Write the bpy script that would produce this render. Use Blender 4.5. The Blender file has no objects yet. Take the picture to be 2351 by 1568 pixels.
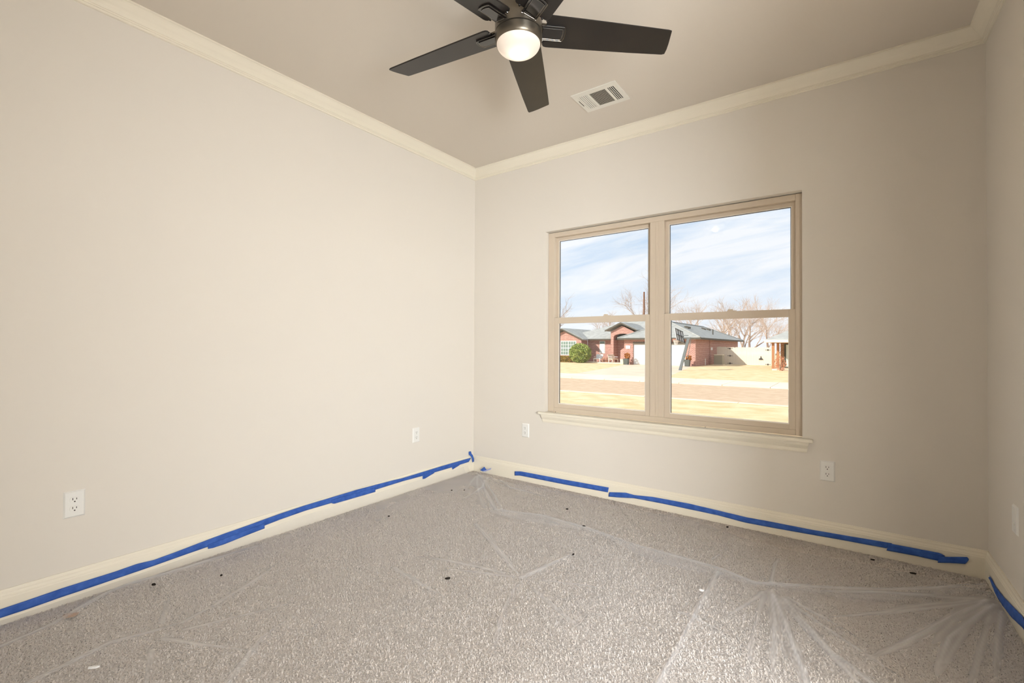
import bpy, bmesh, math, random
import numpy as np
from mathutils import Vector, Matrix

# ------------------------------------------------------------------ camera, world, sun, lamps, exposure
scene = bpy.context.scene
COL = scene.collection
scene.view_settings.view_transform = 'Standard'
scene.view_settings.look = 'None'
scene.view_settings.gamma = 1.0
scene.view_settings.use_curve_mapping = False
scene.view_settings.exposure = 0.0
scene.cycles.max_bounces = 6
scene.cycles.diffuse_bounces = 5
scene.cycles.glossy_bounces = 2
scene.cycles.transmission_bounces = 3
scene.cycles.transparent_max_bounces = 8

CAM = Vector((2.7816, -3.2480, 1.1282))
YAW, PITCH, ROLL = -0.62650, 0.010735, 0.005317
cam_d = bpy.data.cameras.new('camera')
cam = bpy.data.objects.new('camera', cam_d); COL.objects.link(cam)
fwd = Vector((math.sin(YAW)*math.cos(PITCH), math.cos(YAW)*math.cos(PITCH), math.sin(PITCH)))
rt = Vector((math.cos(YAW), -math.sin(YAW), 0)); up = rt.cross(fwd)
r2 = rt*math.cos(ROLL) + up*math.sin(ROLL); u2 = -rt*math.sin(ROLL) + up*math.cos(ROLL)
cam.matrix_world = Matrix(((r2.x, u2.x, -fwd.x, CAM.x), (r2.y, u2.y, -fwd.y, CAM.y), (r2.z, u2.z, -fwd.z, CAM.z), (0, 0, 0, 1)))
cam_d.sensor_width = 36.0; cam_d.lens = 16.278; cam_d.clip_start = 0.02; cam_d.clip_end = 800
scene.camera = cam

def lin(c):
    return tuple(((v/255)/12.92 if v/255 <= 0.04045 else ((v/255+0.055)/1.055)**2.4) for v in c) + (1.0,)

# world: pale blue winter sky with thin streaked cloud
world = bpy.data.worlds.new('sky'); scene.world = world; world.use_nodes = True
nt = world.node_tree; nt.nodes.clear()
def N(tree, kind, **kw):
    n = tree.nodes.new(kind)
    for k, v in kw.items(): setattr(n, k, v)
    return n
tc = N(nt, 'ShaderNodeTexCoord')
sep = N(nt, 'ShaderNodeSeparateXYZ'); nt.links.new(tc.outputs['Generated'], sep.inputs[0])
rampz = N(nt, 'ShaderNodeValToRGB'); nt.links.new(sep.outputs['Z'], rampz.inputs[0])
rampz.color_ramp.elements[0].position = 0.0; rampz.color_ramp.elements[0].color = lin((238, 243, 250))
rampz.color_ramp.elements[1].position = 0.30; rampz.color_ramp.elements[1].color = lin((170, 204, 238))
mp0 = N(nt, 'ShaderNodeMapping'); mp0.inputs['Rotation'].default_value = (-0.125, 0.173, 0.0)
nt.links.new(tc.outputs['Generated'], mp0.inputs[0])
mp = N(nt, 'ShaderNodeMapping'); mp.inputs['Scale'].default_value = (2.8, 2.8, 17.0)
nt.links.new(mp0.outputs[0], mp.inputs[0])
n1 = N(nt, 'ShaderNodeTexNoise'); n1.inputs['Scale'].default_value = 1.25; n1.inputs['Detail'].default_value = 6; n1.inputs['Roughness'].default_value = 0.56; n1.inputs['Distortion'].default_value = 0.5
nt.links.new(mp.outputs[0], n1.inputs['Vector'])
rc = N(nt, 'ShaderNodeValToRGB'); nt.links.new(n1.outputs['Fac'], rc.inputs[0])
rc.color_ramp.elements[0].position = 0.34; rc.color_ramp.elements[0].color = (0.02, 0.02, 0.02, 1)
rc.color_ramp.elements[1].position = 0.60; rc.color_ramp.elements[1].color = (0.95, 0.95, 0.95, 1)
mx = N(nt, 'ShaderNodeMixRGB'); nt.links.new(rc.outputs[0], mx.inputs[0]); nt.links.new(rampz.outputs[0], mx.inputs[1]); mx.inputs[2].default_value = lin((244, 246, 251))
bg = N(nt, 'ShaderNodeBackground'); nt.links.new(mx.outputs[0], bg.inputs[0]); bg.inputs[1].default_value = 1.14
wo = N(nt, 'ShaderNodeOutputWorld'); nt.links.new(bg.outputs[0], wo.inputs[0])

def light(name, kind, loc, energy, color, **kw):
    d = bpy.data.lights.new(name, kind); d.energy = energy; d.color = color
    for k, v in kw.items(): setattr(d, k, v)
    o = bpy.data.objects.new(name, d); o.location = loc; COL.objects.link(o)
    return o
# low winter sun from behind the room, from its left
sun = light('sun_offscreen', 'SUN', (0, 0, 30), 5.6, (1.0, 0.94, 0.84), angle=0.01)
sun.rotation_euler = Vector((0.50, 0.70, -0.52)).to_track_quat('-Z', 'Y').to_euler()
# added fill light for assumed daylight through an assumed doorway of the side wall; it stands on the assumed hall's far wall
hall = light('assumed_fill_light_offscreen', 'AREA', (4.72, -3.95, 1.25), 410, (0.89, 0.955, 1.0), shape='RECTANGLE', size=2.0, size_y=1.9)
hall.rotation_euler = (math.radians(90), 0, math.radians(90))

# ------------------------------------------------------------------ dimensions
RW, RH, RD = 3.346, 2.74, 3.40          # width, ceiling, depth of the room
ZG = -0.62                              # level of the street outside
BT = 0.014                              # baseboard thickness

# ------------------------------------------------------------------ helpers
def tag(o, label=None, cat=None, group=None, kind=None):
    if label: o['label'] = label
    if cat: o['category'] = cat
    if group: o['group'] = group
    if kind: o['kind'] = kind
    return o
def empty(name, loc=(0, 0, 0), rz=0.0):
    o = bpy.data.objects.new(name, None); o.empty_display_size = 0.05
    o.location = loc; o.rotation_euler = (0, 0, rz); COL.objects.link(o); return o

class MB:
    def __init__(s): s.v = []; s.f = []
    def add(s, vs, fs):
        b = len(s.v); s.v += [tuple(p) for p in vs]; s.f += [tuple(i+b for i in f) for f in fs]; return s
    def box(s, x0, x1, y0, y1, z0, z1):
        vs = [(x, y, z) for z in (z0, z1) for y in (y0, y1) for x in (x0, x1)]
        return s.add(vs, [(0, 2, 3, 1), (4, 5, 7, 6), (0, 1, 5, 4), (2, 6, 7, 3), (0, 4, 6, 2), (1, 3, 7, 5)])
    def quad(s, *p): return s.add(p, [tuple(range(len(p)))])
    def prism(s, pts, d):
        # pts: polygon (3-D), extruded by vector d
        n = len(pts); q = [tuple(np.add(p, d)) for p in pts]
        return s.add(list(pts)+q, [tuple(range(n))[::-1], tuple(range(n, 2*n))] + [(i, (i+1) % n, n+(i+1) % n, n+i) for i in range(n)])
    def sweep(s, profile, a, b, ca=None, cb=None):
        # closed profile given as function values at both ends (lists of 3-D points)
        n = len(a)
        s.add(list(a)+list(b), [(i, (i+1) % n, n+(i+1) % n, n+i) for i in range(n)] + [tuple(range(n))[::-1], tuple(range(n, 2*n))]); return s
    def tube(s, p0, p1, r0, r1=None, k=8, cap=True):
        r1 = r0 if r1 is None else r1
        p0 = Vector(p0); p1 = Vector(p1); d = (p1-p0)
        if d.length < 1e-6: return s
        d.normalize(); a = d.cross(Vector((0, 0, 1)) if abs(d.z) < .9 else Vector((1, 0, 0))).normalized(); b = d.cross(a)
        ring = lambda p, r: [tuple(p + a*(r*math.cos(2*math.pi*i/k)) + b*(r*math.sin(2*math.pi*i/k))) for i in range(k)]
        fs = [(i, (i+1) % k, k+(i+1) % k, k+i) for i in range(k)]
        if cap: fs += [tuple(range(k))[::-1], tuple(range(k, 2*k))]
        return s.add(ring(p0, r0)+ring(p1, r1), fs)
    def lathe(s, prof, k=48, c=(0, 0, 0)):
        vs = []; fs = []; m = len(prof)
        for (r, z) in prof:
            vs += [(c[0]+r*math.cos(2*math.pi*i/k), c[1]+r*math.sin(2*math.pi*i/k), c[2]+z) for i in range(k)]
        for j in range(m-1):
            fs += [(j*k+i, j*k+(i+1) % k, (j+1)*k+(i+1) % k, (j+1)*k+i) for i in range(k)]
        fs += [tuple(range(k))[::-1], tuple((m-1)*k+i for i in range(k))]
        return s.add(vs, fs)
    def build(s, name, mat=None, parent=None, smooth=False, bevel=0.0, loc=None, weld=False):
        me = bpy.data.meshes.new(name); me.from_pydata(s.v, [], s.f); me.update()
        bm = bmesh.new(); bm.from_mesh(me)
        if weld: bmesh.ops.remove_doubles(bm, verts=bm.verts, dist=1e-5)
        bmesh.ops.recalc_face_normals(bm, faces=bm.faces)
        if bevel:
            bmesh.ops.bevel(bm, geom=[e for e in bm.edges if e.is_manifold and e.calc_face_angle(0) > 0.6], offset=bevel, segments=2, profile=0.6, affect='EDGES')
        bm.to_mesh(me); bm.free()
        if smooth:
            for p in me.polygons: p.use_smooth = True
        o = bpy.data.objects.new(name, me); COL.objects.link(o)
        if mat: me.materials.append(mat)
        if parent: o.parent = parent
        if loc: o.location = loc
        return o

def smooth_angle(o, ang=0.6):
    me = o.data
    for p in me.polygons: p.use_smooth = True
    try: me.set_sharp_from_angle(angle=ang)
    except Exception: pass

# ------------------------------------------------------------------ materials
MATS = {}
def mat(name, rgb, rough=0.6, spec=0.4, metal=0.0, noise=None, bump=None):
    """noise = (scale, rgb2, detail) mixes a second colour; bump = (scale, strength, distance)"""
    m = bpy.data.materials.new(name); m.use_nodes = True; t = m.node_tree; b = t.nodes['Principled BSDF']
    b.inputs['Base Color'].default_value = lin(rgb); b.inputs['Roughness'].default_value = rough
    b.inputs['Specular IOR Level'].default_value = spec; b.inputs['Metallic'].default_value = metal
    co = N(t, 'ShaderNodeTexCoord')
    if noise:
        n = N(t, 'ShaderNodeTexNoise'); n.inputs['Scale'].default_value = noise[0]; n.inputs['Detail'].default_value = noise[2] if len(noise) > 2 else 4
        t.links.new(co.outputs['Object'], n.inputs['Vector'])
        r = N(t, 'ShaderNodeValToRGB'); r.color_ramp.elements[0].position = 0.35; r.color_ramp.elements[1].position = 0.65
        r.color_ramp.elements[0].color = lin(rgb); r.color_ramp.elements[1].color = lin(noise[1])
        t.links.new(n.outputs['Fac'], r.inputs[0]); t.links.new(r.outputs[0], b.inputs['Base Color'])
    if bump:
        n = N(t, 'ShaderNodeTexNoise'); n.inputs['Scale'].default_value = bump[0]; n.inputs['Detail'].default_value = 3
        t.links.new(co.outputs['Object'], n.inputs['Vector'])
        bp = N(t, 'ShaderNodeBump'); bp.inputs['Strength'].default_value = bump[1]; bp.inputs['Distance'].default_value = bump[2]
        t.links.new(n.outputs['Fac'], bp.inputs['Height']); t.links.new(bp.outputs[0], b.inputs['Normal'])
    MATS[name] = m
    return m

M_WALL = mat('wall_paint', (222, 215, 205), 0.75, 0.25, bump=(260, 0.03, 0.0006))
M_CEIL = mat('ceiling_paint', (217, 208, 196), 0.85, 0.15, bump=(180, 0.08, 0.001))
M_TRIM = mat('trim_paint', (232, 224, 207), 0.42, 0.4)
M_VINYL = mat('window_vinyl', (206, 191, 172), 0.5, 0.35)
M_BEAD = mat('glazing_bead', (236, 230, 220), 0.4, 0.4)
M_GASKET = mat('glazing_gasket', (70, 66, 66), 0.6, 0.3)
M_PLATE = mat('white_plastic', (232, 230, 225), 0.35, 0.45)
M_SLOT = mat('dark_slot', (58, 50, 46), 0.7, 0.2)
M_TAPE = mat('blue_masking_tape', (48, 86, 164), 0.62, 0.25, noise=(26, (66, 104, 184), 5), bump=(90, 0.25, 0.001))
M_TAPE_BACK = mat('tape_back_side', (176, 178, 205), 0.6, 0.3, noise=(30, (150, 156, 200)))
M_VENT = mat('vent_enamel', (228, 224, 214), 0.4, 0.4)
M_DUCT = mat('duct_shade', (40, 38, 34), 0.8, 0.2)  # shade inside the vent opening, put into the colour
M_SLAT = mat('vent_louvre', (196, 192, 178), 0.5, 0.3)
M_BAR = mat('vent_cross_bar', (116, 112, 104), 0.6, 0.3)
M_EDGE = mat('highlight_edge_metal', (150, 145, 138), 0.2, 0.5, metal=1.0)  # paler metal for the outlines added as edge highlights on the fan plates
M_FAN = mat('fan_bronze_metal', (112, 104, 92), 0.36, 0.5, metal=0.8)
M_BLADE = mat('fan_blade_black', (34, 29, 25), 0.36, 0.5, noise=(7, (26, 22, 20), 6))
M_CAP = mat('fan_cover_black', (30, 27, 25), 0.14, 0.9)
M_SEAM = mat('fan_seam', (12, 11, 10), 0.6, 0.2)
M_DEBRIS = mat('dark_crumb', (52, 44, 36), 0.8, 0.2, noise=(300, (30, 26, 22)))
M_CARD = mat('cardboard', (176, 140, 112), 0.8, 0.2)
M_WHITE = mat('white_scrap', (236, 234, 232), 0.6, 0.3)

# carpet: mottled oatmeal yarn
def carpet_material():
    m = bpy.data.materials.new('carpet_yarn'); m.use_nodes = True; t = m.node_tree; b = t.nodes['Principled BSDF']
    co = N(t, 'ShaderNodeTexCoord')
    n = N(t, 'ShaderNodeTexNoise'); n.inputs['Scale'].default_value = 95; n.inputs['Detail'].default_value = 4; n.inputs['Roughness'].default_value = 0.75
    t.links.new(co.outputs['Object'], n.inputs['Vector'])
    r = N(t, 'ShaderNodeValToRGB'); e = r.color_ramp.elements
    e[0].position = 0.30; e[0].color = lin((204, 191, 181)); e[1].position = 0.66; e[1].color = lin((233, 225, 218))
    k = e.new(0.45); k.color = lin((223, 213, 205))
    t.links.new(n.outputs['Fac'], r.inputs[0]); t.links.new(r.outputs[0], b.inputs['Base Color'])
    b.inputs['Roughness'].default_value = 0.95; b.inputs['Specular IOR Level'].default_value = 0.05
    v = N(t, 'ShaderNodeTexNoise'); v.inputs['Scale'].default_value = 150; v.inputs['Detail'].default_value = 3
    t.links.new(co.outputs['Object'], v.inputs['Vector'])
    bp = N(t, 'ShaderNodeBump'); bp.inputs['Strength'].default_value = 0.8; bp.inputs['Distance'].default_value = 0.006
    t.links.new(v.outputs['Fac'], bp.inputs['Height']); t.links.new(bp.outputs[0], b.inputs['Normal'])
    return m
M_CARPET = carpet_material()

def schlick(t, f0, top=1.0):
    # reflectance of a thin film, the same from both sides
    g = N(t, 'ShaderNodeNewGeometry'); d = N(t, 'ShaderNodeVectorMath', operation='DOT_PRODUCT')
    t.links.new(g.outputs['Normal'], d.inputs[0]); t.links.new(g.outputs['Incoming'], d.inputs[1])
    a = N(t, 'ShaderNodeMath', operation='ABSOLUTE'); t.links.new(d.outputs['Value'], a.inputs[0])
    b = N(t, 'ShaderNodeMath', operation='SUBTRACT'); b.inputs[0].default_value = 1.0; t.links.new(a.outputs[0], b.inputs[1])
    c = N(t, 'ShaderNodeMath', operation='POWER'); t.links.new(b.outputs[0], c.inputs[0]); c.inputs[1].default_value = 5.0
    e = N(t, 'ShaderNodeMath', operation='MULTIPLY_ADD'); t.links.new(c.outputs[0], e.inputs[0]); e.inputs[1].default_value = top-f0; e.inputs[2].default_value = f0
    return e
def glass_material(name, tint=(1, 1, 1, 1), ior=1.45, rough=0.0):
    m = bpy.data.materials.new(name); m.use_nodes = True; t = m.node_tree; t.nodes.clear()
    tr = N(t, 'ShaderNodeBsdfTransparent'); tr.inputs[0].default_value = tint
    gl = N(t, 'ShaderNodeBsdfGlossy'); gl.inputs['Roughness'].default_value = rough
    fr = schlick(t, 0.042)
    mi = N(t, 'ShaderNodeMixShader'); o = N(t, 'ShaderNodeOutputMaterial')
    t.links.new(fr.outputs[0], mi.inputs[0]); t.links.new(tr.outputs[0], mi.inputs[1]); t.links.new(gl.outputs[0], mi.inputs[2]); t.links.new(mi.outputs[0], o.inputs[0])
    return m
M_GLASS = glass_material('window_glass', (0.985, 0.992, 0.99, 1))
M_HOUSEGLASS = mat('far_window_glass', (120, 140, 130), 0.12, 0.7)

def plastic_material():
    m = bpy.data.materials.new('clear_plastic_film'); m.use_nodes = True; t = m.node_tree; t.nodes.clear()
    co = N(t, 'ShaderNodeTexCoord')
    tr = N(t, 'ShaderNodeBsdfTransparent'); tr.inputs[0].default_value = (0.995, 0.995, 1.0, 1)
    dd = N(t, 'ShaderNodeBsdfDiffuse'); dd.inputs[0].default_value = (0.90, 0.92, 0.97, 1)
    tl = N(t, 'ShaderNodeBsdfTranslucent'); tl.inputs[0].default_value = (0.95, 0.95, 0.96, 1)
    df = N(t, 'ShaderNodeMixShader'); df.inputs[0].default_value = 0.45; t.links.new(dd.outputs[0], df.inputs[1]); t.links.new(tl.outputs[0], df.inputs[2])
    gl = N(t, 'ShaderNodeBsdfGlossy'); gl.inputs['Roughness'].default_value = 0.42; gl.inputs[0].default_value = (1, 1, 1, 1)
    n = N(t, 'ShaderNodeTexNoise'); n.inputs['Scale'].default_value = 1.9; n.inputs['Detail'].default_value = 4; n.inputs['Distortion'].default_value = 0.3
    t.links.new(co.outputs['Object'], n.inputs['Vector'])
    mr = N(t, 'ShaderNodeMapRange'); mr.inputs['From Min'].default_value = 0.3; mr.inputs['From Max'].default_value = 0.7; mr.inputs['To Min'].default_value = 0.11; mr.inputs['To Max'].default_value = 0.175
    t.links.new(n.outputs['Fac'], mr.inputs['Value'])
    at_ = N(t, 'ShaderNodeAttribute'); at_.attribute_name = 'layers'
    mu = N(t, 'ShaderNodeMath', operation='MULTIPLY'); t.links.new(mr.outputs[0], mu.inputs[0]); t.links.new(at_.outputs['Fac'], mu.inputs[1]); mu.use_clamp = True
    m1 = N(t, 'ShaderNodeMixShader'); t.links.new(mu.outputs[0], m1.inputs[0]); t.links.new(tr.outputs[0], m1.inputs[1]); t.links.new(df.outputs[0], m1.inputs[2])
    fr = schlick(t, 0.06, 0.45)
    m2 = N(t, 'ShaderNodeMixShader'); t.links.new(fr.outputs[0], m2.inputs[0]); t.links.new(m1.outputs[0], m2.inputs[1]); t.links.new(gl.outputs[0], m2.inputs[2])
    bn = N(t, 'ShaderNodeTexNoise'); bn.inputs['Scale'].default_value = 22; bn.inputs['Detail'].default_value = 4
    t.links.new(co.outputs['Object'], bn.inputs['Vector'])
    bp = N(t, 'ShaderNodeBump'); bp.inputs['Strength'].default_value = 0.25; bp.inputs['Distance'].default_value = 0.006
    t.links.new(bn.outputs['Fac'], bp.inputs['Height'])
    t.links.new(bp.outputs[0], gl.inputs['Normal']); t.links.new(bp.outputs[0], dd.inputs['Normal'])
    o = N(t, 'ShaderNodeOutputMaterial'); t.links.new(m2.outputs[0], o.inputs[0])
    return m
M_FILM = plastic_material()

def globe_material():
    m = bpy.data.materials.new('frosted_lamp_glass'); m.use_nodes = True; t = m.node_tree; t.nodes.clear()
    tr = N(t, 'ShaderNodeBsdfTransparent'); tr.inputs[0].default_value = (1, 0.98, 0.95, 1)
    tl = N(t, 'ShaderNodeBsdfTranslucent'); tl.inputs[0].default_value = (1.0, 0.93, 0.87, 1)
    df = N(t, 'ShaderNodeBsdfDiffuse'); df.inputs[0].default_value = lin((240, 232, 226))
    a = N(t, 'ShaderNodeMixShader'); a.inputs[0].default_value = 0.5
    t.links.new(tl.outputs[0], a.inputs[1]); t.links.new(df.outputs[0], a.inputs[2])
    b = N(t, 'ShaderNodeMixShader'); b.inputs[0].default_value = 0.82
    t.links.new(tr.outputs[0], b.inputs[1]); t.links.new(a.outputs[0], b.inputs[2])
    o = N(t, 'ShaderNodeOutputMaterial'); t.links.new(b.outputs[0], o.inputs[0]); return m
M_GLOBE = globe_material()

def brick_material(name, c1, c2, mortar):
    m = bpy.data.materials.new(name); m.use_nodes = True; t = m.node_tree; b = t.nodes['Principled BSDF']
    co = N(t, 'ShaderNodeTexCoord'); s = N(t, 'ShaderNodeSeparateXYZ'); t.links.new(co.outputs['Object'], s.inputs[0])
    ad = N(t, 'ShaderNodeMath', operation='ADD'); t.links.new(s.outputs['X'], ad.inputs[0]); t.links.new(s.outputs['Y'], ad.inputs[1])
    cb = N(t, 'ShaderNodeCombineXYZ'); t.links.new(ad.outputs[0], cb.inputs[0]); t.links.new(s.outputs['Z'], cb.inputs[1])
    br = N(t, 'ShaderNodeTexBrick'); br.inputs['Scale'].default_value = 1.0; br.inputs['Brick Width'].default_value = 0.25; br.inputs['Row Height'].default_value = 0.095; br.inputs['Mortar Size'].default_value = 0.012
    br.inputs['Color1'].default_value = lin(c1); br.inputs['Color2'].default_value = lin(c2); br.inputs['Mortar'].default_value = lin(mortar)
    t.links.new(cb.outputs[0], br.inputs['Vector']); t.links.new(br.outputs['Color'], b.inputs['Base Color'])
    b.inputs['Roughness'].default_value = 0.9; b.inputs['Specular IOR Level'].default_value = 0.1
    return m
M_BRICK = brick_material('red_brick', (156, 100, 90), (184, 130, 118), (212, 190, 178))
M_BRICK2 = brick_material('tan_brick', (160, 118, 84), (140, 96, 70), (180, 150, 120))
M_ROOF = mat('grey_shingle', (156, 156, 152), 0.95, 0.1, noise=(2.4, (174, 174, 170), 8))
M_FASCIA = mat('dark_fascia', (92, 88, 80), 0.7, 0.2)
M_SOFFIT = mat('soffit_paint', (120, 112, 102), 0.8, 0.2)
M_FASCIA_W = mat('cream_fascia', (238, 226, 200), 0.6, 0.2)
M_GARAGE = mat('garage_door_white', (244, 244, 242), 0.5, 0.3)
M_HWIN = mat('house_window_white', (238, 238, 232), 0.5, 0.3)
M_GRASS = mat('dormant_lawn', (232, 208, 170), 1.0, 0.0, noise=(1.6, (216, 186, 142), 9), bump=(14, 0.5, 0.03))
M_ASPHALT = mat('street_asphalt', (214, 188, 160), 0.95, 0.05, noise=(3.5, (200, 172, 144), 9))
M_CONC = mat('pale_concrete', (236, 222, 200), 0.9, 0.1, noise=(0.8, (230, 212, 188), 6))
M_DRIVE = mat('driveway_concrete', (222, 206, 184), 0.9, 0.1, noise=(0.7, (210, 192, 170), 6))
M_CURBW = mat('curb_white', (250, 246, 240), 0.8, 0.1)
M_FENCE = mat('weathered_cedar', (232, 224, 208), 0.9, 0.1, noise=(1.2, (222, 211, 190), 5))
M_IRON = mat('black_iron', (60, 58, 56), 0.5, 0.3)
M_BARK = mat('bark', (160, 138, 123), 0.95, 0.05, noise=(2, (138, 117, 104)))
M_TWIG = mat('pale_twig', (190, 171, 158), 0.95, 0.05)
M_LEAF = mat('shrub_leaf', (116, 138, 62), 0.6, 0.2, noise=(3.0, (176, 184, 100), 4))
M_HEDGE = mat('hedge_leaf', (128, 120, 48), 0.7, 0.2, noise=(4.0, (176, 138, 60), 4))
M_DRYLEAF = mat('dry_leaf', (196, 130, 74), 0.8, 0.1, noise=(5, (160, 104, 60)))
M_PINKLEAF = mat('nandina_leaf', (214, 150, 116), 0.8, 0.1, noise=(6, (190, 116, 88)))
M_POT = mat('dark_planter', (92, 96, 92), 0.6, 0.3)
M_PALEPOT = mat('pale_planter', (232, 222, 196), 0.6, 0.3)
M_CHAIRW = mat('white_chair', (226, 224, 220), 0.6, 0.3)
M_CUSHION = mat('beige_cushion', (214, 196, 176), 0.8, 0.1)
M_METALG = mat('grey_pole_metal', (110, 116, 118), 0.45, 0.4, metal=0.2)
M_BOARD = mat('clear_backboard', (214, 216, 216), 0.2, 0.5)
M_RIM = mat('orange_rim', (214, 110, 70), 0.5, 0.3)
M_NET = mat('white_net', (240, 232, 224), 0.8, 0.1)
M_AC = mat('ac_metal', (172, 166, 148), 0.6, 0.2)
M_POST = mat('porch_post_wood', (172, 122, 88), 0.7, 0.2)
M_POLE = mat('utility_pole_wood', (132, 96, 76), 0.9, 0.1)
M_DOORG = mat('storm_door', (196, 206, 200), 0.25, 0.5)
M_DOORF = mat('dark_door_frame', (66, 72, 64), 0.6, 0.2)

# ------------------------------------------------------------------ the room shell
T = 0.14
DY0, DY1, DH = -3.20, -2.00, 2.10       # assumed doorway in the side wall, beside the camera and out of view
HALL, HX, HY = 5.0, 4.80, -0.60         # the assumed hall beyond it
WX0, WX1, WZ0, WZ1 = 0.765, 2.565, 0.573, 2.074   # window opening
def struct(o): o['kind'] = 'structure'; return o
struct(MB().box(-T, HX+T, -HALL-T, T, -0.16, -0.012).build('floor', M_CARPET))
struct(MB().box(-T, HX+T, -HALL-T, T, RH, RH+0.16).build('ceiling', M_CEIL))
struct(MB().box(-T, 0, -RD-T, T, -0.012, RH).build('wall_left', M_WALL))
struct(MB().box(RW, RW+T, -HALL-T, DY0, -0.012, RH).box(RW, RW+T, DY1, T, -0.012, RH).box(RW, RW+T, DY0, DY1, DH, RH).build('wall_right', M_WALL))
wb = MB()
def wall_with_hole(xs, zs, y0, y1):
    m = MB()
    # front and back faces around the hole plus the returns, as one closed mesh
    X = xs; Z = zs
    idx = {}
    def vid(i, k, y):
        key = (i, k, y)
        if key not in idx: idx[key] = len(m.v); m.v.append((X[i], y, Z[k]))
        return idx[key]
    for i in range(3):
        for k in range(3):
            if i == 1 and k == 1: continue
            m.f.append((vid(i, k, y0), vid(i+1, k, y0), vid(i+1, k+1, y0), vid(i, k+1, y0)))
            m.f.append((vid(i, k, y1), vid(i, k+1, y1), vid(i+1, k+1, y1), vid(i+1, k, y1)))
    ring = [(1, 1), (2, 1), (2, 2), (1, 2)]
    for a in range(4):
        (i, k), (j, l) = ring[a], ring[(a+1) % 4]
        m.f.append((vid(i, k, y0), vid(i, k, y1), vid(j, l, y1), vid(j, l, y0)))
    for (i, k), (j, l) in (((0, 0), (3, 0)), ((3, 0), (3, 3)), ((3, 3), (0, 3)), ((0, 3), (0, 0))):
        m.f.append((vid(i, k, y0), vid(j, l, y0), vid(j, l, y1), vid(i, k, y1)))
    return m
struct(wall_with_hole([0.0, WX0, WX1, RW], [-0.012, WZ0, WZ1, RH], 0.0, T).build('wall_back', M_WALL))
struct(MB().box(0, RW, -RD-T, -RD, -0.012, RH).build('wall_rear', M_WALL))
struct(MB().box(HX, HX+T, -HALL-T, HY+T, -0.012, RH).build('wall_assumed_hall_right', M_WALL))  # unseen walls of the assumed hall, added round the fill light
struct(MB().box(RW+T, HX, HY, HY+T, -0.012, RH).build('wall_assumed_hall_front', M_WALL))
struct(MB().box(RW+T, HX, -HALL-T, -HALL, -0.012, RH).build('wall_assumed_hall_rear', M_WALL))

# crown moulding: profile (out from the wall, down from the ceiling), mitred at the corners
CP = [(0, 0), (0.066, 0), (0.066, 0.0085), (0.060, 0.0105), (0.053, 0.017), (0.044, 0.027), (0.038, 0.034), (0.030, 0.0415), (0.021, 0.0525), (0.0165, 0.060), (0.0165, 0.064), (0.0125, 0.0655), (0.0125, 0.071), (0.0085, 0.073), (0.0085, 0.0815), (0.006, 0.0835), (0, 0.0835)]
# baseboard: profile (out from the wall, up from the floor)
BP = [(0, -0.010), (BT, -0.010), (BT, 0.094), (0.0122, 0.098), (0.0122, 0.103), (0.0100, 0.107), (0.0082, 0.113), (0.0082, 0.118), (0.0062, 0.122), (0.0045, 0.1297), (0, 0.1297)]
def run(profile, side, z_of):
    # mitred run of a moulding along one wall
    if side == 'left':
        f = lambda p: ([(p[0], -p[0], z_of(p[1]))], [(p[0], -RD+p[0], z_of(p[1]))])
    elif side == 'back':
        f = lambda p: ([(p[0], -p[0], z_of(p[1]))], [(RW-p[0], -p[0], z_of(p[1]))])
    elif side == 'right':
        f = lambda p: ([(RW-p[0], -p[0], z_of(p[1]))], [(RW-p[0], (-RD+p[0]) if profile is CP else DY1+0.07, z_of(p[1]))])
    else:
        f = lambda p: ([(p[0], -RD+p[0], z_of(p[1]))], [(RW-p[0], -RD+p[0], z_of(p[1]))])
    a = []; b = []
    for p in profile:
        x, y = f(p); a += x; b += y
    return MB().sweep(profile, a, b)
for i, side in enumerate(('left', 'back', 'right', 'rear')):
    struct(run(CP, side, lambda d: RH-d).build('trim_%d' % (i+1), M_TRIM))
    struct(run(BP, side, lambda h: h).build('baseboard_%s' % side, M_TRIM))
# door casing round the assumed doorway
dc = MB(); dc.box(RW-0.016, RW, DY0-0.07, DY0, -0.01, DH+0.07); dc.box(RW-0.016, RW, DY1, DY1+0.07, -0.01, DH+0.07); dc.box(RW-0.016, RW, DY0, DY1, DH, DH+0.07)
struct(dc.build('trim_5', M_TRIM))

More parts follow.
